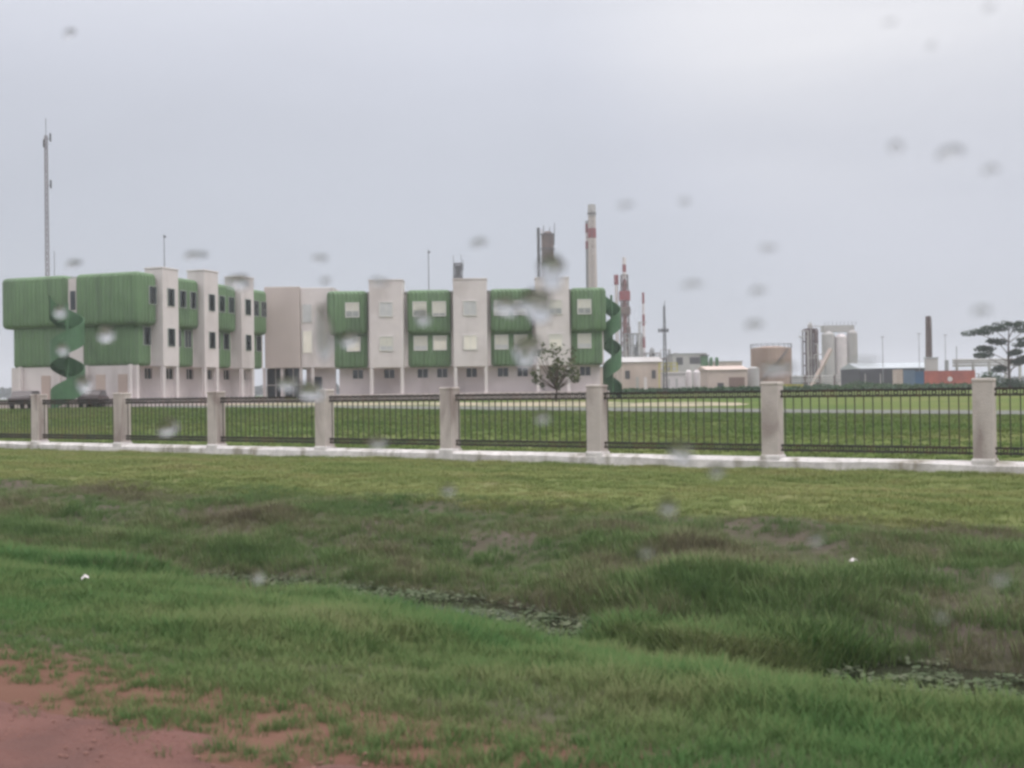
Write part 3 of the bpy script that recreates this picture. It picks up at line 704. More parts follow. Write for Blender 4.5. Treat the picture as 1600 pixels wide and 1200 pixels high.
# ------------------------------------------------------------------ distant things
def thing(name, px, Y, label, cat, group=None, rz=0, z=None):
    p = at(px, 600, Y); zz = Hs(p.x, Y) if z is None else z
    return empty(name, (p.x, Y, zz), rz, label=label, cat=cat, group=group)
def hz(px, py, Y): p = at(px, py, Y); return p.z - Hs(p.x, Y)
def wd(px, Y): return px * Y / FPX
def lattice(mb, w0, w1, z0, z1, n, r=.05, mt=None):
    """four-legged lattice"""
    for k in range(n):
        a, b = z0 + (z1 - z0) * k / n, z0 + (z1 - z0) * (k + 1) / n; wa, wb = w0 + (w1 - w0) * k / n, w0 + (w1 - w0) * (k + 1) / n
        for i, (sx, sy) in enumerate(((-1, -1), (1, -1), (1, 1), (-1, 1))):
            ex, ey = ((-1, -1), (1, -1), (1, 1), (-1, 1))[(i + 1) % 4]
            mb.tube((sx * wa, sy * wa, a), (sx * wb, sy * wb, b), r, n=4, mt=mt)
            mb.tube((sx * wa, sy * wa, a), (ex * wb, ey * wb, b), r * .7, n=4, mt=mt)
            mb.tube((sx * wb, sy * wb, b), (ex * wb, ey * wb, b), r * .7, n=4, mt=mt)
# radio mast behind the left wing
Y = 150; t = thing('radio_mast', 76, Y, 'tall thin lattice radio mast rising behind the left green pod', 'mast')
hh = hz(75, 212, Y); b = MB(); lattice(b, .24, .15, 0, hh, 46, .03); b.build('mast_lattice', RUST, t)
b = MB()
for zz, dx in ((hh - .6, .6), (hh - 1.4, -.3), (hh - 7, .6)): b.tube((0, 0, zz), (dx, 0, zz + .3), .04, n=5); b.box(dx - .08, dx + .08, -.1, .1, zz - .2, zz + .9)
b.build('antenna', DARK, t); MB().tube((0, 0, hh), (0, 0, hh + 2.4), .035, n=5).build('whip_aerial', DARK, t)
t = thing('whip_aerial', 87, 140, 'short thin aerial beside the tall lattice mast', 'aerial'); MB().tube((0, 0, 0), (0, 0, hz(87, 392, 140)), .06, .03, n=5).build('rod', DARK, t)
for px, py, lab in ((259, 366, 'thin aerial rod standing above the first white tower'), (672, 390, 'thin lamp mast rising behind the two-window green pod')):
    t = thing('roof_aerial', px, 125, lab, 'aerial'); h_ = hz(px, py, 125); MB().tube((0, 0, 0), (0, 0, h_), .07, .035, n=6).build('rod', DARK, t); MB().box(-.06, .25, -.06, .06, h_ - .35, h_ - .22).build('antenna_head', DARK, t)

# tall stack and its thin companion
Y = 350
def stack(px, Y, ytop, r0, r1, bands, lab, mt=CONC, captop=True, name='chimney'):
    t = thing(name, px, Y, lab, 'chimney'); hh = hz(px, ytop, Y)
    f = lambda z: r0 + (r1 - r0) * z / hh
    z = 0; b = MB()
    pr = [(f(0), 0)]
    b.lathe([(f(q), q) for q in (0, hh * .25, hh * .5, hh * .75, hh)], 20, mt=mt)
    b.build('shaft', None, t, smooth=False)
    for ya, yb, mm in bands:
        za, zb = hz(px, yb, Y), min(hz(px, ya, Y), hh + .05)
        MB().lathe([(f(za) + .04, za), (f(zb) + .04, zb)], 20, mt=mm).build('painted_band', None, t)
    if captop:
        MB().lathe([(f(hh) + .25, hh - 3), (f(hh) + .25, hh - 2.7)], 20, mt=DARK).build('gallery', None, t)
    lb_ = MB()
    for k in range(int(hh / 1.6)): lb_.box(-.3, .3, -f(k * 1.6) - .35, -f(k * 1.6) - .25, k * 1.6, k * 1.6 + .08)
    lb_.box(-.32, -.26, -r0 - .35, -r0 - .28, 0, hh * .97); lb_.box(.26, .32, -r0 - .35, -r0 - .28, 0, hh * .97); lb_.build('ladder', DARK, t)
    return t
stack(928.5, 350, 320, 1.7, 1.2, [(320, 338, GREY), (357, 372, REDP)], 'tallest chimney, pale with a grey top and one red band', mt=CONC)
stack(920.5, 352, 345, .55, .5, [(350, 364, REDP), (364, 377, WHTP), (377, 389, REDP)], 'thin grey chimney with red rings close left of the tallest chimney', mt=STEEL, captop=False)
# red lattice tower with flare
Y = 350; t = thing('flare_tower', 978, Y, 'red and white steel tower between the stair and the striped mast', 'tower')
hh = hz(978, 430, Y); b = MB(); lattice(b, 1.55, 1.0, 0, hh, 12, .17); b.build('tower_lattice', RUST, t)
MB().lathe([(.75, 0), (.75, hh * .95)], 12).build('riser', mat('faded_red', (.27, .12, .11), .8, .15, .3), t)
h2 = hz(978, 402, Y)
for k in range(4): MB().lathe([(.6, hh * .9 + (h2 - hh * .9) * k / 4), (.6, hh * .9 + (h2 - hh * .9) * (k + 1) / 4)], 10, mt=(WHTP if k % 2 else REDP)).build('flare_tip', None, t)
for ya, yb in ((455, 470), (480, 492)): MB().box(-1.65, 1.65, -1.4, 1.4, hz(978, yb, Y), hz(978, ya, Y)).build('platform', REDP if ya < 460 else RUST, t)
h3 = hz(966, 430, Y); b = MB().tube((-2.6, 0, 0), (-2.6, 0, h3), .7, .5, 10, mt=WHTP).tube((-2.6, 0, h3 - 3), (-2.6, 0, h3 + .1), .74, .74, 10, mt=REDP); b.build('side_column', None, t)
# striped mast
Y = 350; t = thing('striped_mast', 1007, Y, 'thin red and white striped pole right of the red steel tower', 'mast'); h1 = hz(1007, 457, Y); z0 = 0
for k in range(9):
    MB().lathe([(.55 - .02 * k, h1 * k / 9), (.53 - .02 * k, h1 * (k + 1) / 9)], 10, mt=(REDP if k % 2 == 0 else WHTP)).build('painted_band', None, t)
# guyed mast with lamps
Y = 160; t = thing('lattice_mast', 1039.5, Y, 'dark slim lattice mast in front of the cream sheds', 'mast'); hh = hz(1039, 478, Y)
b = MB(); lattice(b, .28, .1, 0, hh, 20, .045); b.build('mast_lattice', DARK, t); MB().tube((0, 0, hh), (.15, 0, hh + .8), .05, .03, 5).build('whip_aerial', DARK, t)
b = MB().box(-.85, .5, -.08, .08, hh * .72, hh * .72 + .12)
for xx in (-.8, -.4, .1, .45): b.box(xx - .1, xx + .1, -.15, .15, hh * .72 - .2, hh * .72 + .35)
b.build('floodlight', DARK, t)
# dark process column pair
Y = 330; t = thing('process_column', 859, Y, 'wide dark rusty process column with pipes, above the last white tower', 'tower'); hh = hz(859, 362, Y)
MB().lathe([(1.8, 0), (1.8, hh - 1), (1.0, hh)], 16).build('vessel', RUST, t)
b = MB()
for k in range(5):
    z = hh * (.62 + .09 * k); b.lathe([(2.2, z), (2.2, z + .25)], 16)
b.build('platform', DARK, t)
for dx, dh in ((-1.4, 2.0), (.4, 1.3), (1.9, 2.6)): MB().tube((dx, 0, hh - 4), (dx + .2, 0, hh + dh), .16, .1, 6).build('vent_pipe', DARK, t)
t = thing('vent_stack', 844.5, Y, 'slim dark pipe stack left of the rusty process column', 'chimney'); hh = hz(844, 356, Y)
MB().tube((0, 0, 0), (0, 0, hh), .5, .45, 10).build('pipe', DARK, t); MB().tube((1.0, 0, 0), (1.0, 0, hh - .5), .2, .2, 8).build('riser_pipe', WHTP, t)
# small dark head above the middle tower
t = thing('distillation_tower', 718, Y, 'spiky dark lattice tower head above the middle white tower', 'tower'); hh = hz(718, 412, Y)
b = MB(); lattice(b, 1.5, 1.2, 0, hh, 9, .2); b.build('tower_lattice', DARK, t); MB().lathe([(.9, 0), (.9, hh - .5)], 12).build('vessel', DARK, t)
for dx, dh in ((-1.3, 2.6), (1.0, 2.9), (1.6, 1.2)): MB().tube((dx, 0, hh - 2), (dx, 0, hh + dh), .12, .07, 5).build('vent_pipe', DARK, t)

# refinery units right of the building
RDK = mat('dark_rusty_frame', (.10, .055, .06), .8, .3, .4)
def unit(px, Y, wpx, ytop, lab, seed, mt=STEEL):
    r = random.Random(seed); t = thing('process_unit', px, Y, lab, 'refinery unit'); hh = hz(px, ytop, Y); w_ = wd(wpx, Y) / 2
    b = MB(); nl_ = max(2, int(hh / 4))
    for k in range(nl_ + 1): b.box(-w_, w_, -2, 2, hh * .8 * k / nl_, hh * .8 * k / nl_ + .3)
    for q in range(5):
        xx = -w_ + 2 * w_ * q / 4
        for yy in (-2, 2): b.box(xx - .15, xx + .15, yy - .15, yy + .15, 0, hh * .8)
    b.build('steel_frame', mt, t)
    for q in range(5):
        xx = r.uniform(-w_, w_) * .85; h_ = hh * r.uniform(.6, 1.05); rr = r.uniform(.35, .9)
        MB().lathe([(rr, 0), (rr, h_ - rr), (rr * .5, h_)], 12, mt=r.choice([STEEL, GREY, CREAM, RUST])).build('vessel', None, t, loc=(xx, r.uniform(-1.2, 1.2), 0))
    b = MB()
    for q in range(10):
        xx = r.uniform(-w_, w_); za, zb = r.uniform(0, hh * .3), hh * (.30 + .70 * r.random() ** .8); b.tube((xx, -2.2, za), (xx, -2.2, zb), .14, n=6); b.tube((xx, -2.2, zb), (xx + r.uniform(-3, 3), -2.2, zb), .14, n=6)
    b.build('pipework', GREY, t); return t
unit(990, 340, 26, 500, 'tangle of grey vessels and pipes at the foot of the red steel tower', 3)
unit(1017, 345, 30, 538, 'lower grey refinery frame right of the vessel tangle', 5, GREY)
unit(1055, 345, 40, 548, 'pale refinery frame with yellow platform behind the slim mast', 8, CREAM)
unit(1267, 300, 17, 492, 'tall narrow reddish refinery frame left of the grey silos', 12, RDK)

unit(1128, 350, 26, 572, 'low thin refinery frame behind the cream shed', 31)
unit(1283, 320, 16, 556, 'low grey vessels between the reddish frame and the silos', 33, GREY)
unit(1505, 330, 40, 580, 'low far refinery frame behind the red container', 37, GREY)
t = thing('pipe_rack', 1258, 262, 'low pipe rack running from the tan tank to the silos', 'pipe rack')
for zz in (2.2, 2.7, 3.4): MB().tube((-4, 0, zz), (10, 0, zz), .16, n=8).build('pipe', GREY, t)
for xx in (-3.5, 0, 3.5, 7, 9.8): MB().box(xx - .12, xx + .12, -.3, .3, 0, 3.7).build('leg', RUST, t)
def box_bld(name, px0, px1, ytop, Y, lab, mt, dy=12, roof=None, doors=(), cat='building', rz=0, pitch=0):
    c = (px0 + px1) / 2; t = thing(name, c, Y, lab, cat, rz=rz); hh = hz(c, ytop, Y); w_ = wd(px1 - px0, Y) / 2
    MB().box(-w_, w_, 0, dy, -.4, hh - .3).build('wall', mt, t)
    b = MB()
    if pitch: b.add([(-w_ - .3, -.3, hh - .295), (w_ + .3, -.3, hh - .295), (w_ + .3, dy + .3, hh - .295), (-w_ - .3, dy + .3, hh - .295), (-w_ - .3, dy / 2, hh + pitch), (w_ + .3, dy / 2, hh + pitch)],
                    [(0, 1, 5, 4), (2, 3, 4, 5), (0, 4, 3), (1, 2, 5), (0, 3, 2, 1)])
    else: b.box(-w_ - .2, w_ + .2, -.2, dy + .2, hh - .295, hh)
    b.build('roof', roof or GREY, t)
    for (x0, x1, za, zb, mm) in doors:
        MB().box(-w_ + 2 * w_ * x0, -w_ + 2 * w_ * x1, -.06, -.005, za * hh, zb * hh).build('door' if za < .1 else 'window', mm, t)
    return t
def tank(name, px, wpx, ytop, Y, lab, mt, rail=True, dome=.0):
    t = thing(name, px, Y, lab, 'tank'); hh = hz(px, ytop, Y); r = wd(wpx, Y) / 2
    MB().lathe([(r, -.3), (r, hh), (r * .4, hh + dome + .05)], 32, mt=mt).build('shell', None, t, loc=(0, r, 0))
    if rail:
        b = MB(); n = 22
        for k in range(n):
            a = 2 * math.pi * k / n; b.box(r * math.cos(a) - .04, r * math.cos(a) + .04, r + r * math.sin(a) - .04, r + r * math.sin(a) + .04, hh, hh + 1.0)
        for i in range(n):
            a, c = 2 * math.pi * i / n, 2 * math.pi * (i + 1) / n; b.tube((r * math.cos(a), r + r * math.sin(a), hh + 1), (r * math.cos(c), r + r * math.sin(c), hh + 1), .04, n=4)
        b.build('railing', DARK, t)
        b = MB(); ns = 24
        for k in range(ns):
            a = R(200 + 110 * k / ns); z = hh * k / ns; b.box((r + .3) * math.cos(a) - .3, (r + .3) * math.cos(a) + .3, r + (r + .3) * math.sin(a) - .3, r + (r + .3) * math.sin(a) + .3, z, z + .12)
        b.build('stair', STEEL, t)
    return t
D1 = (.42, .50, 0, .45, DARK)
box_bld('workshop', 972, 1034, 563, 210, 'long cream workshop right of the spiral stair', CREAM, roof=GREY, doors=[(.35, .42, 0, .5, GREY), (.55, .63, 0, .5, WHTP), (.08, .2, .45, .7, DARK), (.75, .85, .45, .7, DARK)], pitch=.8)
box_bld('store_building', 938, 975, 572, 230, 'low cream building right behind the foot of the spiral stair', CREAM, doors=[(.3, .5, .4, .75, DARK), (.65, .8, .4, .75, DARK)])
t = box_bld('site_cabin', 1041, 1070, 581, 190, 'bright white site cabin right of the slim mast', WHTP, dy=5, roof=WHTP, doors=[(.1, .2, .35, .7, GREY), (.5, .62, 0, .7, GREY)])
for px, lab in ((1077, 'left of two narrow white tanks beside the white cabin'), (1090, 'right of two narrow white tanks, next to the green column')):
    tank('upright_tank', px, 10, 581, 195, lab, WHTP, rail=False, dome=.3)
t = thing('green_column', 1101, 215, 'dark green square column between white tanks and cream shed', 'tower'); hh = hz(1101, 556, 215)
MB().box(-.65, .65, -.6, .6, 0, hh).build('shell', GREEN2, t); MB().box(-.85, .85, -.8, .8, hh + .002, hh + .15).build('platform', DARK, t)
t = thing('green_vessel', 1116, 230, 'smaller green vessel pair just right of the dark green column', 'vessel'); hh = hz(1116, 558, 230)
for dx in (-.6, .6): MB().lathe([(.4, 0), (.4, hh - .3), (.2, hh)], 10, mt=GREEN2).build('vessel', None, t, loc=(dx, 0, 0))
box_bld('cream_shed', 1106, 1168, 575, 200, 'cream shed with a wide brown door', CREAM, roof=CREAM, doors=[(.53, .93, 0, .62, BROWN), (.24, .40, 0, .4, DARK)], pitch=.5)
box_bld('process_building', 1052, 1104, 552, 330, 'grey flat block behind the white cabin and tanks', GREY, roof=STEEL, doors=[(.1, .3, .7, .9, DARK), (.5, .9, .72, .9, DARK)])
box_bld('back_workshop', 1112, 1160, 564, 330, 'pinkish flat block rising behind the cream shed', CREAM, roof=GREY)
tank('silver_tank', 1179, 19, 575, 205, 'pale silver tank between the cream shed and the big tan tank', GREY, rail=False, dome=.2)
tank('storage_tank', 1213, 64, 543, 260, 'big tan storage tank with railing and stair', BRNT, dome=.4)
for px, wpx, yt, lab, mt in ((1298, 20, 522, 'left grey-white silo of the silo group', GREY), (1318, 19, 526, 'middle grey-white silo of the silo group', WHTP), (1335, 16, 520, 'right silo, brownish grey, of the silo group', GREY)):
    tank('silo', px, wpx, yt, 280, lab, mt, rail=False, dome=.8)
t = thing('conveyor', 1290, 276, 'sloping conveyor gallery leading up to the left silo', 'conveyor'); hh = hz(1298, 545, 276)
MB().tube((-3.5, 0, 1), (1.5, 0, hh), 0.6, n=4).build('gallery', CREAM, t)
for xx in (-1.5, 0): MB().box(xx - .15, xx + .15, -.2, .2, 0, hh * .6).build('leg', STEEL, t)
t = thing('silo_house', 1318, 279, 'flat machinery house on top of the grey silos', 'building', z=Hs(at(1318, 600, 280).x, 280) + hz(1318, 522, 280)); MB().box(-4.2, 3.6, 2, 5, 0.7, 2.3).build('wall', GREY, t)
b = MB()
for k in range(9): b.tube((-4 + k, 1.9, 2.3), (-4 + k, 1.9, 3.3), .05, n=4)
b.build('railing', DARK, t)
# dark shed and things around
t = box_bld('dark_shed', 1344, 1458, 573, 240, 'long dark open shed under a pale low roof', SHEDW, dy=14, roof=SHEDR, pitch=1.0)
for k in range(5): MB().box(-7 + k * 3.3, -6.8 + k * 3.3, -.3, -.1, 0, 3.6).build('post', GREY, t)
stack(1452, 235, 494, .75, .55, [], 'dark reddish chimney standing behind the dark shed end', mt=RUST, captop=False)
t = thing('boiler_house', 1452, 234, 'pale block at the foot of the dark reddish chimney', 'building'); MB().box(-1.3, 1.3, -1.6, -.9, 0, hz(1452, 560, 234)).build('wall', GREY, t); MB().box(-1.5, 1.5, -1.7, -.8, hz(1452, 560, 234) + .002, hz(1452, 560, 234) + .2).build('roof', SHEDR, t)
def container(px0, px1, ytop, Y, lab, mt, emblem=False, group='shipping containers by the dark shed'):
    c = (px0 + px1) / 2; t = thing('shipping_container', c, Y, lab, 'container', group); w_ = wd(px1 - px0, Y) / 2; hh = hz(c, ytop, Y)
    b = MB(); n = max(6, int(w_ * 2 / .35))
    b.box(-w_ + .05, w_ - .05, .06, 2.4, .1, hh - .05)
    for k in range(n): x_ = -w_ + .1 + (2 * w_ - .2) * k / n; b.box(x_, x_ + w_ / n, 0.02, .058, .15, hh - .12)
    b.build('body', mt, t)
    b = MB()
    for x_ in (-w_, w_ - .12): b.box(x_, x_ + .12, -.02, .1, 0, hh)
    b.box(-w_ + .121, w_ - .121, -.02, .05, hh - .1, hh); b.box(-w_ + .121, w_ - .121, -.02, .05, 0, .12); b.build('corner_frame', mt, t)
    if emblem: MB().tube((0, -.03, hh * .55), (0, .0, hh * .55), .5, n=20).build('emblem', WHTP, t)
    return t
container(1401, 1411, 577, 222, 'narrow cream container end left of the blue containers', CREAM)
container(1412, 1430, 578, 222, 'slate blue container beside the cream one', SLATE)
container(1430, 1444, 580, 222, 'bright blue container left of the red container', BLUE)
container(1445, 1524, 579, 222, 'long red container with a pale round emblem', RED, emblem=True)
# pipe bridge behind the red container and the big tree
t = thing('pipe_bridge', 1540, 270, 'pale pipe bridge on legs behind the big tree', 'pipe bridge'); hh = hz(1540, 566, 270)
b = MB()
for zz in (0, .7, 1.3):
    b.tube((-8, 0, hh + zz - .7), (9, 0, hh + zz - .7), .28, n=8)
b.build('pipe', GREY, t)
for xx in (-7, -3, 1, 5, 8.5): MB().box(xx - .2, xx + .2, -.4, .4, 0, hh + .7).build('leg', GREY, t)
b = MB().tube((-7, 0, hh), (-7, 0, hh + 4), .12, n=6).tube((-9.5, 0, 0), (-9.5, 0, hh * 1.1), .5, n=8); b.build('riser', STEEL, t)
# lamp posts
for px, yt, Y, lab in ((1380, 527, 235, 'slim lamp post left above the dark shed'), (1437, 522, 240, 'slim lamp post just left of the dark reddish chimney'), (1478, 524, 240, 'slim lamp post right of the dark reddish chimney'),
                       (1253, 528, 255, 'thin pole by the right side of the tan storage tank')):
    t = thing('lamp_post', px, Y, lab, 'lamp post', 'lamp posts of the plant'); hh = hz(px, yt, Y)
    MB().tube((0, 0, 0), (0, 0, hh), .09, .06, 6).build('pole', STEEL, t); MB().box(-.35, .35, -.15, .15, hh, hh + .15).build('lamp_head', STEEL, t)
# yellow drums/skips by the storage tank
for px, lab in ((1229, 'yellow skip at the foot of the tan storage tank'), (1246, 'yellow skip in the gap right of the tan storage tank')):
    t = thing('yellow_skip', px, 215, lab, 'skip'); b = MB(); b.add([(-.7, -.5, .1), (.7, -.5, .1), (.7, .5, .1), (-.7, .5, .1), (-1.0, -.7, 1.4), (1.0, -.7, 1.4), (1.0, .7, 1.4), (-1.0, .7, 1.4)], [(0, 3, 2, 1), (0, 1, 5, 4), (1, 2, 6, 5), (2, 3, 7, 6), (3, 0, 4, 7), (4, 5, 6, 7)]); b.build('tub', YEL, t)
    MB().box(-1.06, 1.06, -.76, .76, 1.402, 1.48).build('rim', YEL, t)
t = thing('yellow_gantry', 1046, 196, 'small yellow platform frame above the white cabin', 'gantry'); hh = hz(1046, 572, 196)
b = MB()
for xx in (-1.1, 0, 1.1, 2.2): b.box(xx - .08, xx + .08, 5.2, 5.35, 0, hh + .7)
for zz in (hh - .9, hh, hh + .6): b.box(-1.2, 2.3, 5.15, 5.4, zz, zz + .12)
b.build('platform_frame', YEL, t)

# parked cars by the left wing
def car(px, Y, lab, rz=0):
    t = thing('parked_car', px, Y, lab, 'car', 'cars parked by the left wing', rz=rz)
    prof = [(-2.1, .35), (-2.1, .85), (-1.5, .98), (-.9, 1.42), (.7, 1.45), (1.35, 1.0), (2.05, .85), (2.1, .35)]
    vs = [(x_, y_, z_) for y_ in (-.8, .8) for x_, z_ in prof]; n = len(prof)
    MB().add(vs, [tuple(range(n)), tuple(range(n, 2 * n))[::-1]] + [(i, i + n, (i + 1) % n + n, (i + 1) % n) for i in range(n)]).build('body', CARD, t, bevel=.06)
    MB().add([(-1.25, -.815, 1.0), (1.15, -.815, 1.0), (.6, -.815, 1.38), (-.85, -.815, 1.36), (-1.25, -.80, 1.0), (1.15, -.80, 1.0), (.6, -.80, 1.38), (-.85, -.80, 1.36)], [(0, 1, 2, 3), (4, 7, 6, 5), (0, 4, 5, 1), (1, 5, 6, 2), (2, 6, 7, 3), (3, 7, 4, 0)]).build('side_window', GLASS_D, t)
    for xx in (-1.3, 1.3):
        for yy in (-.8, .62): MB().tube((xx, yy, .33), (xx, yy + .2, .33), .33, n=16).build('wheel', TYRE, t)
    return t
car(41, 89, 'dark parked car between the two far left pillars', R(97))
car(146, 89, 'dark parked car between the left spiral stair and the second pillar', R(99))

# ------------------------------------------------------------------ trees and bushes
LEAF = grass_mat('tree_leaves', [(.3, (.020, .040, .022)), (.5, (.032, .058, .030)), (.7, (.055, .080, .04))], .6, .25)
LEAF2 = grass_mat('small_tree_leaves', [(.3, (.060, .080, .036)), (.5, (.090, .105, .050)), (.7, (.15, .14, .08))], 1.4, .25)
LEAF3 = grass_mat('bush_leaves', [(.3, (.025, .060, .025)), (.5, (.040, .085, .032)), (.7, (.07, .10, .04))], .5, .25)
def leaves(mb, c, rad, n, sz, r):
    for i in range(n):
        while True:
            p = Vector((r.uniform(-1, 1), r.uniform(-1, 1), r.uniform(-1, 1)))
            if .2 < p.length < 1: break
        p = Vector((p.x * rad[0], p.y * rad[1], p.z * rad[2])) + Vector(c)
        q = Euler((r.uniform(-.9, .9), r.uniform(-.9, .9), r.uniform(0, 6.28))).to_matrix(); s = sz * r.uniform(.5, 1.3)
        mb.add([p + q @ Vector(a) * s for a in ((-.5, -.28, 0), (.5, -.28, 0), (.6, .3, .1), (-.4, .3, .1))], [(0, 1, 2, 3)])
# layered umbrella tree at the right edge
Y = 190; t = thing('umbrella_tree', 1578, Y, 'spreading dark tree with flat layers at the right edge', 'tree'); r = random.Random(4)
top = hz(1575, 505, Y); tr = MB(); tr.tube((0, 0, -.3), (-.2, 0, top * .5), .28, .2, 8); tr.tube((-.2, 0, top * .5), (0, 0, top * .95), .2, .06, 8); cw = MB()
for (dx, pz, rr) in ((-5.2, .52, 1.3), (-3.6, .62, 1.6), (-4.4, .86, 1.9), (-2.0, .92, 2.0), (.6, .97, 2.2), (3.2, .90, 2.2), (-1.2, .72, 1.5), (2.0, .68, 1.7), (4.6, .76, 2.2), (6.0, .62, 1.8), (-1.4, .30, 1.3), (1.9, .40, 1.6), (.2, .55, 1.2), (4.2, .48, 1.6)):
    yy = r.uniform(-2.5, 2.5); c = (dx, yy, top * pz)
    b0 = Vector((-.1, 0, top * max(.22, pz - .2))); tr.tube(b0, c, .10, .03, 6)
    for q in range(4):
        c2 = (dx + r.uniform(-1, 1) * rr * .7, yy + r.uniform(-1, 1) * rr * .7, c[2] + r.uniform(-.15, .3)); tr.tube(c, c2, .04, .015, 4); leaves(cw, c2, (rr * .8, rr * .8, .5), 120, .36, r)
tr.build('trunk', BARK, t); cw.build('crown', LEAF, t)
# small tree in front of the right wing
def small_tree(px, Y, h, cr, lab, mt, seed, n=12, name='small_tree', sz=.22, lv=60):
    r = random.Random(seed); t = thing(name, px, Y, lab, 'tree'); tr = MB(); cw = MB()
    fork = h * .22; tr.tube((0, 0, -.2), (.1, 0, fork), .11, .08, 7)
    for k in range(n):
        a = k * 2.4; d = cr * r.uniform(.25, 1.1); c = Vector((d * math.cos(a), d * math.sin(a), h * (.30 + .70 * r.random() ** .8)))
        tr.tube((.1, 0, fork), c, .05, .015, 5); leaves(cw, c, (cr * r.uniform(.12, .38), cr * .3, cr * r.uniform(.15, .34)), lv, sz, r)
    tr.build('trunk', BARK, t); cw.build('crown', mt, t)
small_tree(868, 88, 4.3, 1.9, 'small ragged olive-green tree in front of the last white tower', LEAF2, 9, n=24, sz=.24, lv=34)
def bush(px, Y, w_, h, lab, seed, cat='bush'):
    r = random.Random(seed); t = thing('bush', px, Y, lab, cat, 'bushes at the far edge of the field'); cw = MB(); tr = MB()
    for k in range(9):
        c = (r.uniform(-.75, .75) * w_, r.uniform(-.5, .5) * w_ * .5, h * r.uniform(.3, .7)); tr.tube((c[0] * .3, 0, 0), c, .05, .02, 4); leaves(cw, c, (w_ * .35, w_ * .3, h * .34), 70, .34, r)
    tr.build('stem', BARK, t); cw.build('foliage', LEAF3, t)
for i, (px, Y, w_, h, lab) in enumerate([(1547, 185, 2.3, 3.1, 'round dark green bush left under the big tree'), (1585, 190, 2.6, 2.0, 'low brownish bush right under the big tree'), (1300, 225, 4.5, 1.6, 'low green bush in front of the silos'),
        (1262, 230, 3.0, 1.5, 'low green bush in front of the reddish refinery frame'), (1365, 215, 4.5, 1.7, 'low green bush against the left half of the dark shed'), (1340, 222, 3.2, 2.0, 'green bush between the silos and the dark shed'),
        (1195, 215, 2.6, 1.3, 'low bush at the left foot of the tan storage tank'), (1395, 225, 2.2, 1.2, 'small bush left of the cream container')]):
    bush(px, Y, w_, h, lab, 20 + i)
# far tree line on the horizon and rough growth at the plant's edge
def belt(name, y0, n, h, hv, sz, lab, x0, x1, mt):
    r = random.Random(hash_s(name)); cw = MB()
    for i in range(n):
        x_ = r.uniform(x0, x1); y_ = y0 + r.uniform(-8, 8); hh = h * (1 + hv * float(fbm(x_ * .02, 0, 7))); z0 = Hs(x_, y_)
        c = (x_, y_, z0 + hh * r.uniform(.15, .85)); leaves(cw, c, (sz * 1.2, sz, sz * .6), 5, sz, r)
    o = cw.build(name, mt); tag(o, lab, 'vegetation', kind='stuff')
belt('far_treeline', 760, 2600, 7, .6, 3.2, 'faint far tree line on the horizon', -520, 520, LEAF)
belt('rough_undergrowth', 205, 1500, 1.0, .8, .5, 'rough knee-high growth along the edge of the plant', 30, 105, LEAF3)
belt('rough_undergrowth', 186, 700, .9, .6, .5, 'rough growth before the cream sheds', 16, 45, LEAF3)

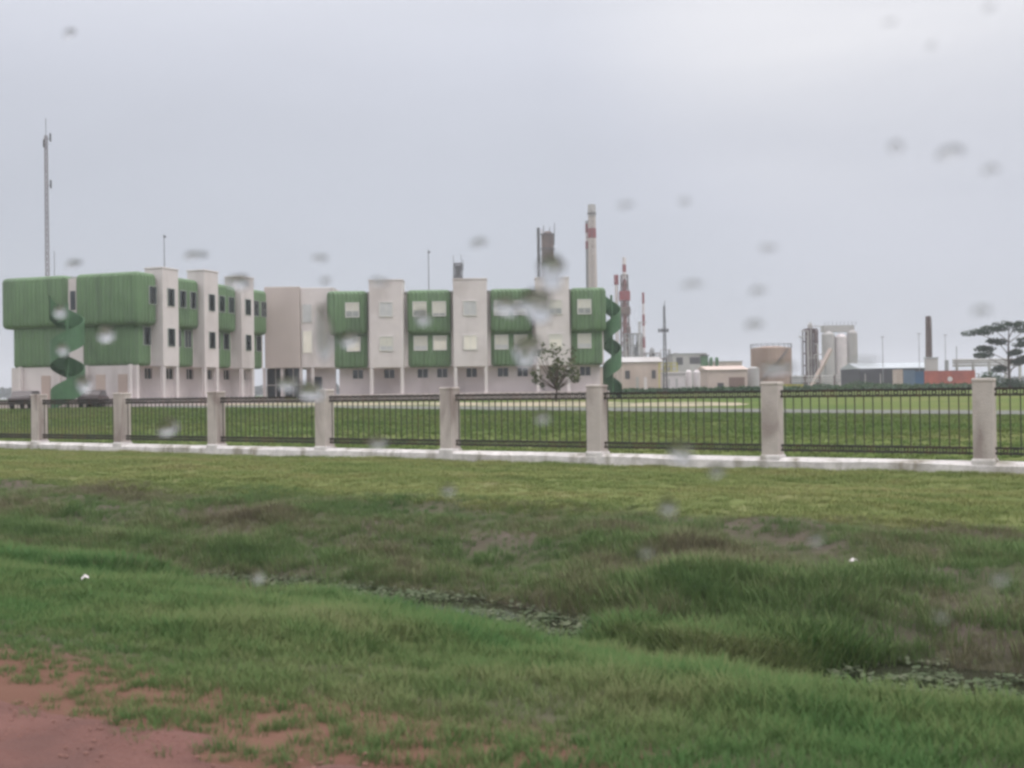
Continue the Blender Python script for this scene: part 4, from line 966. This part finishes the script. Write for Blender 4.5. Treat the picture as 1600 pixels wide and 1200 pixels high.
# ------------------------------------------------------------------ raindrops on the vehicle window (the pane itself is clean and unseen)
PANE_V = .90
dropdata = [
 (115, 412, 42, 12, 'above the corridor gap of the left wing'), (305, 399, 48, 14, 'above the second white tower'), (500, 404, 32, 12, 'in the sky above the link block'),
 (748, 380, 28, 16, 'in the sky right of the dark lattice tower head'), (592, 440, 34, 12, 'at the top of the first right-wing white tower'), (373, 441, 58, 24, 'over the top of the third left-wing tower'),
 (508, 440, 18, 14, 'at the roof edge of the joint'), (977, 321, 24, 11, 'in the sky right of the tallest chimney top'), (1081, 445, 30, 12, 'in the sky above the slim mast, to its right'),
 (1184, 455, 26, 12, 'in the sky above the tan storage tank'), (1178, 508, 32, 13, 'just above the left edge of the tan storage tank'), (1533, 486, 26, 14, 'in the sky above the big layered tree'),
 (1485, 238, 66, 34, 'widest of the streaks in the upper right sky'), (1400, 230, 40, 30, 'left of the widest streak in the upper right sky'), (1548, 265, 34, 28, 'right of the widest streak, near the right edge'),
 (1455, 72, 20, 14, 'small one in the bright top right sky'), (1390, 35, 30, 14, 'near the top edge in the bright sky'), (1545, 12, 26, 18, 'in the top right corner'),
 (1200, 388, 26, 11, 'faint one high above the tan storage tank'), (1070, 315, 20, 10, 'faint one right of the chimney sky drop'), (164, 522, 42, 30, 'bright one on the big green pod'),
 (92, 487, 32, 22, 'bright one on the left green pod corner'), (108, 52, 52, 24, 'in the top left sky'), (96, 546, 24, 24, 'over the left spiral stair'),
 (546, 530, 38, 30, 'over the lower window of the first right-wing pod'), (660, 497, 28, 26, 'over the two-window green pod'), (590, 691, 34, 28, 'over the kerb wall below the fence'),
 (848, 651, 28, 20, 'bright one on the fence below the ragged tree'), (862, 425, 52, 62, 'large one over the roof of the last white tower'), (838, 478, 58, 66, 'large one over the last white tower'),
 (822, 548, 46, 64, 'large one beside the ragged tree'), (1043, 790, 36, 26, 'bright one on the grass below the fence'), (1275, 838, 24, 28, 'small bright one on the ditch bank'),
 (1563, 902, 24, 26, 'small bright one low at the right edge'), (262, 668, 46, 34, 'over the fence panel before the left wing'), (1350, 566, 40, 12, 'over the roof edge of the dark shed'),
 (1214, 576, 54, 20, 'over the foot of the tan storage tank'), (485, 612, 50, 40, 'over the pillar before the joint of the wings'), (506, 522, 30, 110, 'tall pale smear over the joint between the two wings'), (1062, 706, 40, 40, 'over the kerb right of the middle'), (130, 600, 40, 30, 'over the white base of the left wing'), (450, 600, 44, 30, 'over the glazed entrance'), (1120, 735, 26, 22, 'over the kerb near the second nearest pillar'), (400, 900, 24, 24, 'small bright one over the ditch at left'), (1010, 860, 22, 22, 'small bright one over the ditch at centre'), (1470, 960, 22, 22, 'small bright one over the verge at right'), (700, 765, 24, 20, 'bright one over the mown grass at centre'), (790, 478, 44, 40, 'over the third green pod windows')]
vdir = Vector((VX, VY, 0)); udir = Vector((UX, UY, 0)); zdir = Vector((0, 0, 1))
for i, (px, py, w_, h_, lab) in enumerate(dropdata):
    d = CM @ Vector(((px - 800) / FPX, (600 - py) / FPX, -1)); tt = PANE_V / d.dot(vdir); c = Vector((0, 0, CAMZ)) + d * tt
    mpp = tt / FPX; fore = abs(udir.dot(CM @ Vector((1, 0, 0)))) / 1.0
    # defocus widens each drop by about the lens opening: build the drop itself smaller
    far_ = .62 if (py < 300 and px > 1000) or px == 108 else 1.0; sx = max(w_ * mpp * 1.0, .0020) / 2 * far_; sz = max(h_ * mpp * .85, .0018) / 2 * far_
    r = random.Random(i * 13 + 5); ph = [r.uniform(0, 6.28) for _ in range(3)]; nr, na = 7, 28; vs, fs = [], []
    for k in range(nr + 1):
        f = k / nr
        for j in range(na):
            a = 2 * math.pi * j / na
            rad = 1 + .13 * math.sin(2 * a + ph[0]) + .10 * math.sin(3 * a + ph[1]) + .06 * math.sin(5 * a + ph[2])
            q = f * rad
            hgt = math.sqrt(max(0, 1 - f * f)) * min(sx, sz) * (.34 if h_ > 55 else .55)
            vs.append(udir * (sx * q * math.cos(a)) + zdir * (sz * q * math.sin(a)) + vdir * hgt)
    for k in range(nr):
        for j in range(na): fs.append((k * na + j, k * na + (j + 1) % na, (k + 1) * na + (j + 1) % na, (k + 1) * na + j))
    fs.append(tuple(range(nr * na, (nr + 1) * na)))
    me = MB().add(vs, fs).mesh('raindrop', DROP, smooth=False)
    bm = bmesh.new(); bm.from_mesh(me); bmesh.ops.remove_doubles(bm, verts=bm.verts, dist=1e-6)
    bmesh.ops.recalc_face_normals(bm, faces=bm.faces); bm.to_mesh(me); bm.free()
    for p_ in me.polygons: p_.use_smooth = len(p_.vertices) <= 4
    o = put('raindrop', me, None, c); tag(o, 'clear raindrop on the window glass, ' + lab, 'raindrop', 'raindrops on the vehicle window')

# ------------------------------------------------------------------ damp air
hz_m = bpy.data.materials.new('damp_air'); hz_m.use_nodes = True; t_ = hz_m.node_tree; t_.nodes.clear()
_o = N(t_, 'ShaderNodeOutputMaterial'); _v = N(t_, 'ShaderNodeVolumePrincipled'); _v.inputs['Color'].default_value = (.93, .95, 1, 1); _v.inputs['Density'].default_value = .0006; _v.inputs['Anisotropy'].default_value = 0
L(t_, _v.outputs[0], _o.inputs['Volume'])
o = MB().box(-2700, 2700, -2700, 2700, -3.5, 75).build('haze', hz_m); o['kind'] = 'stuff'
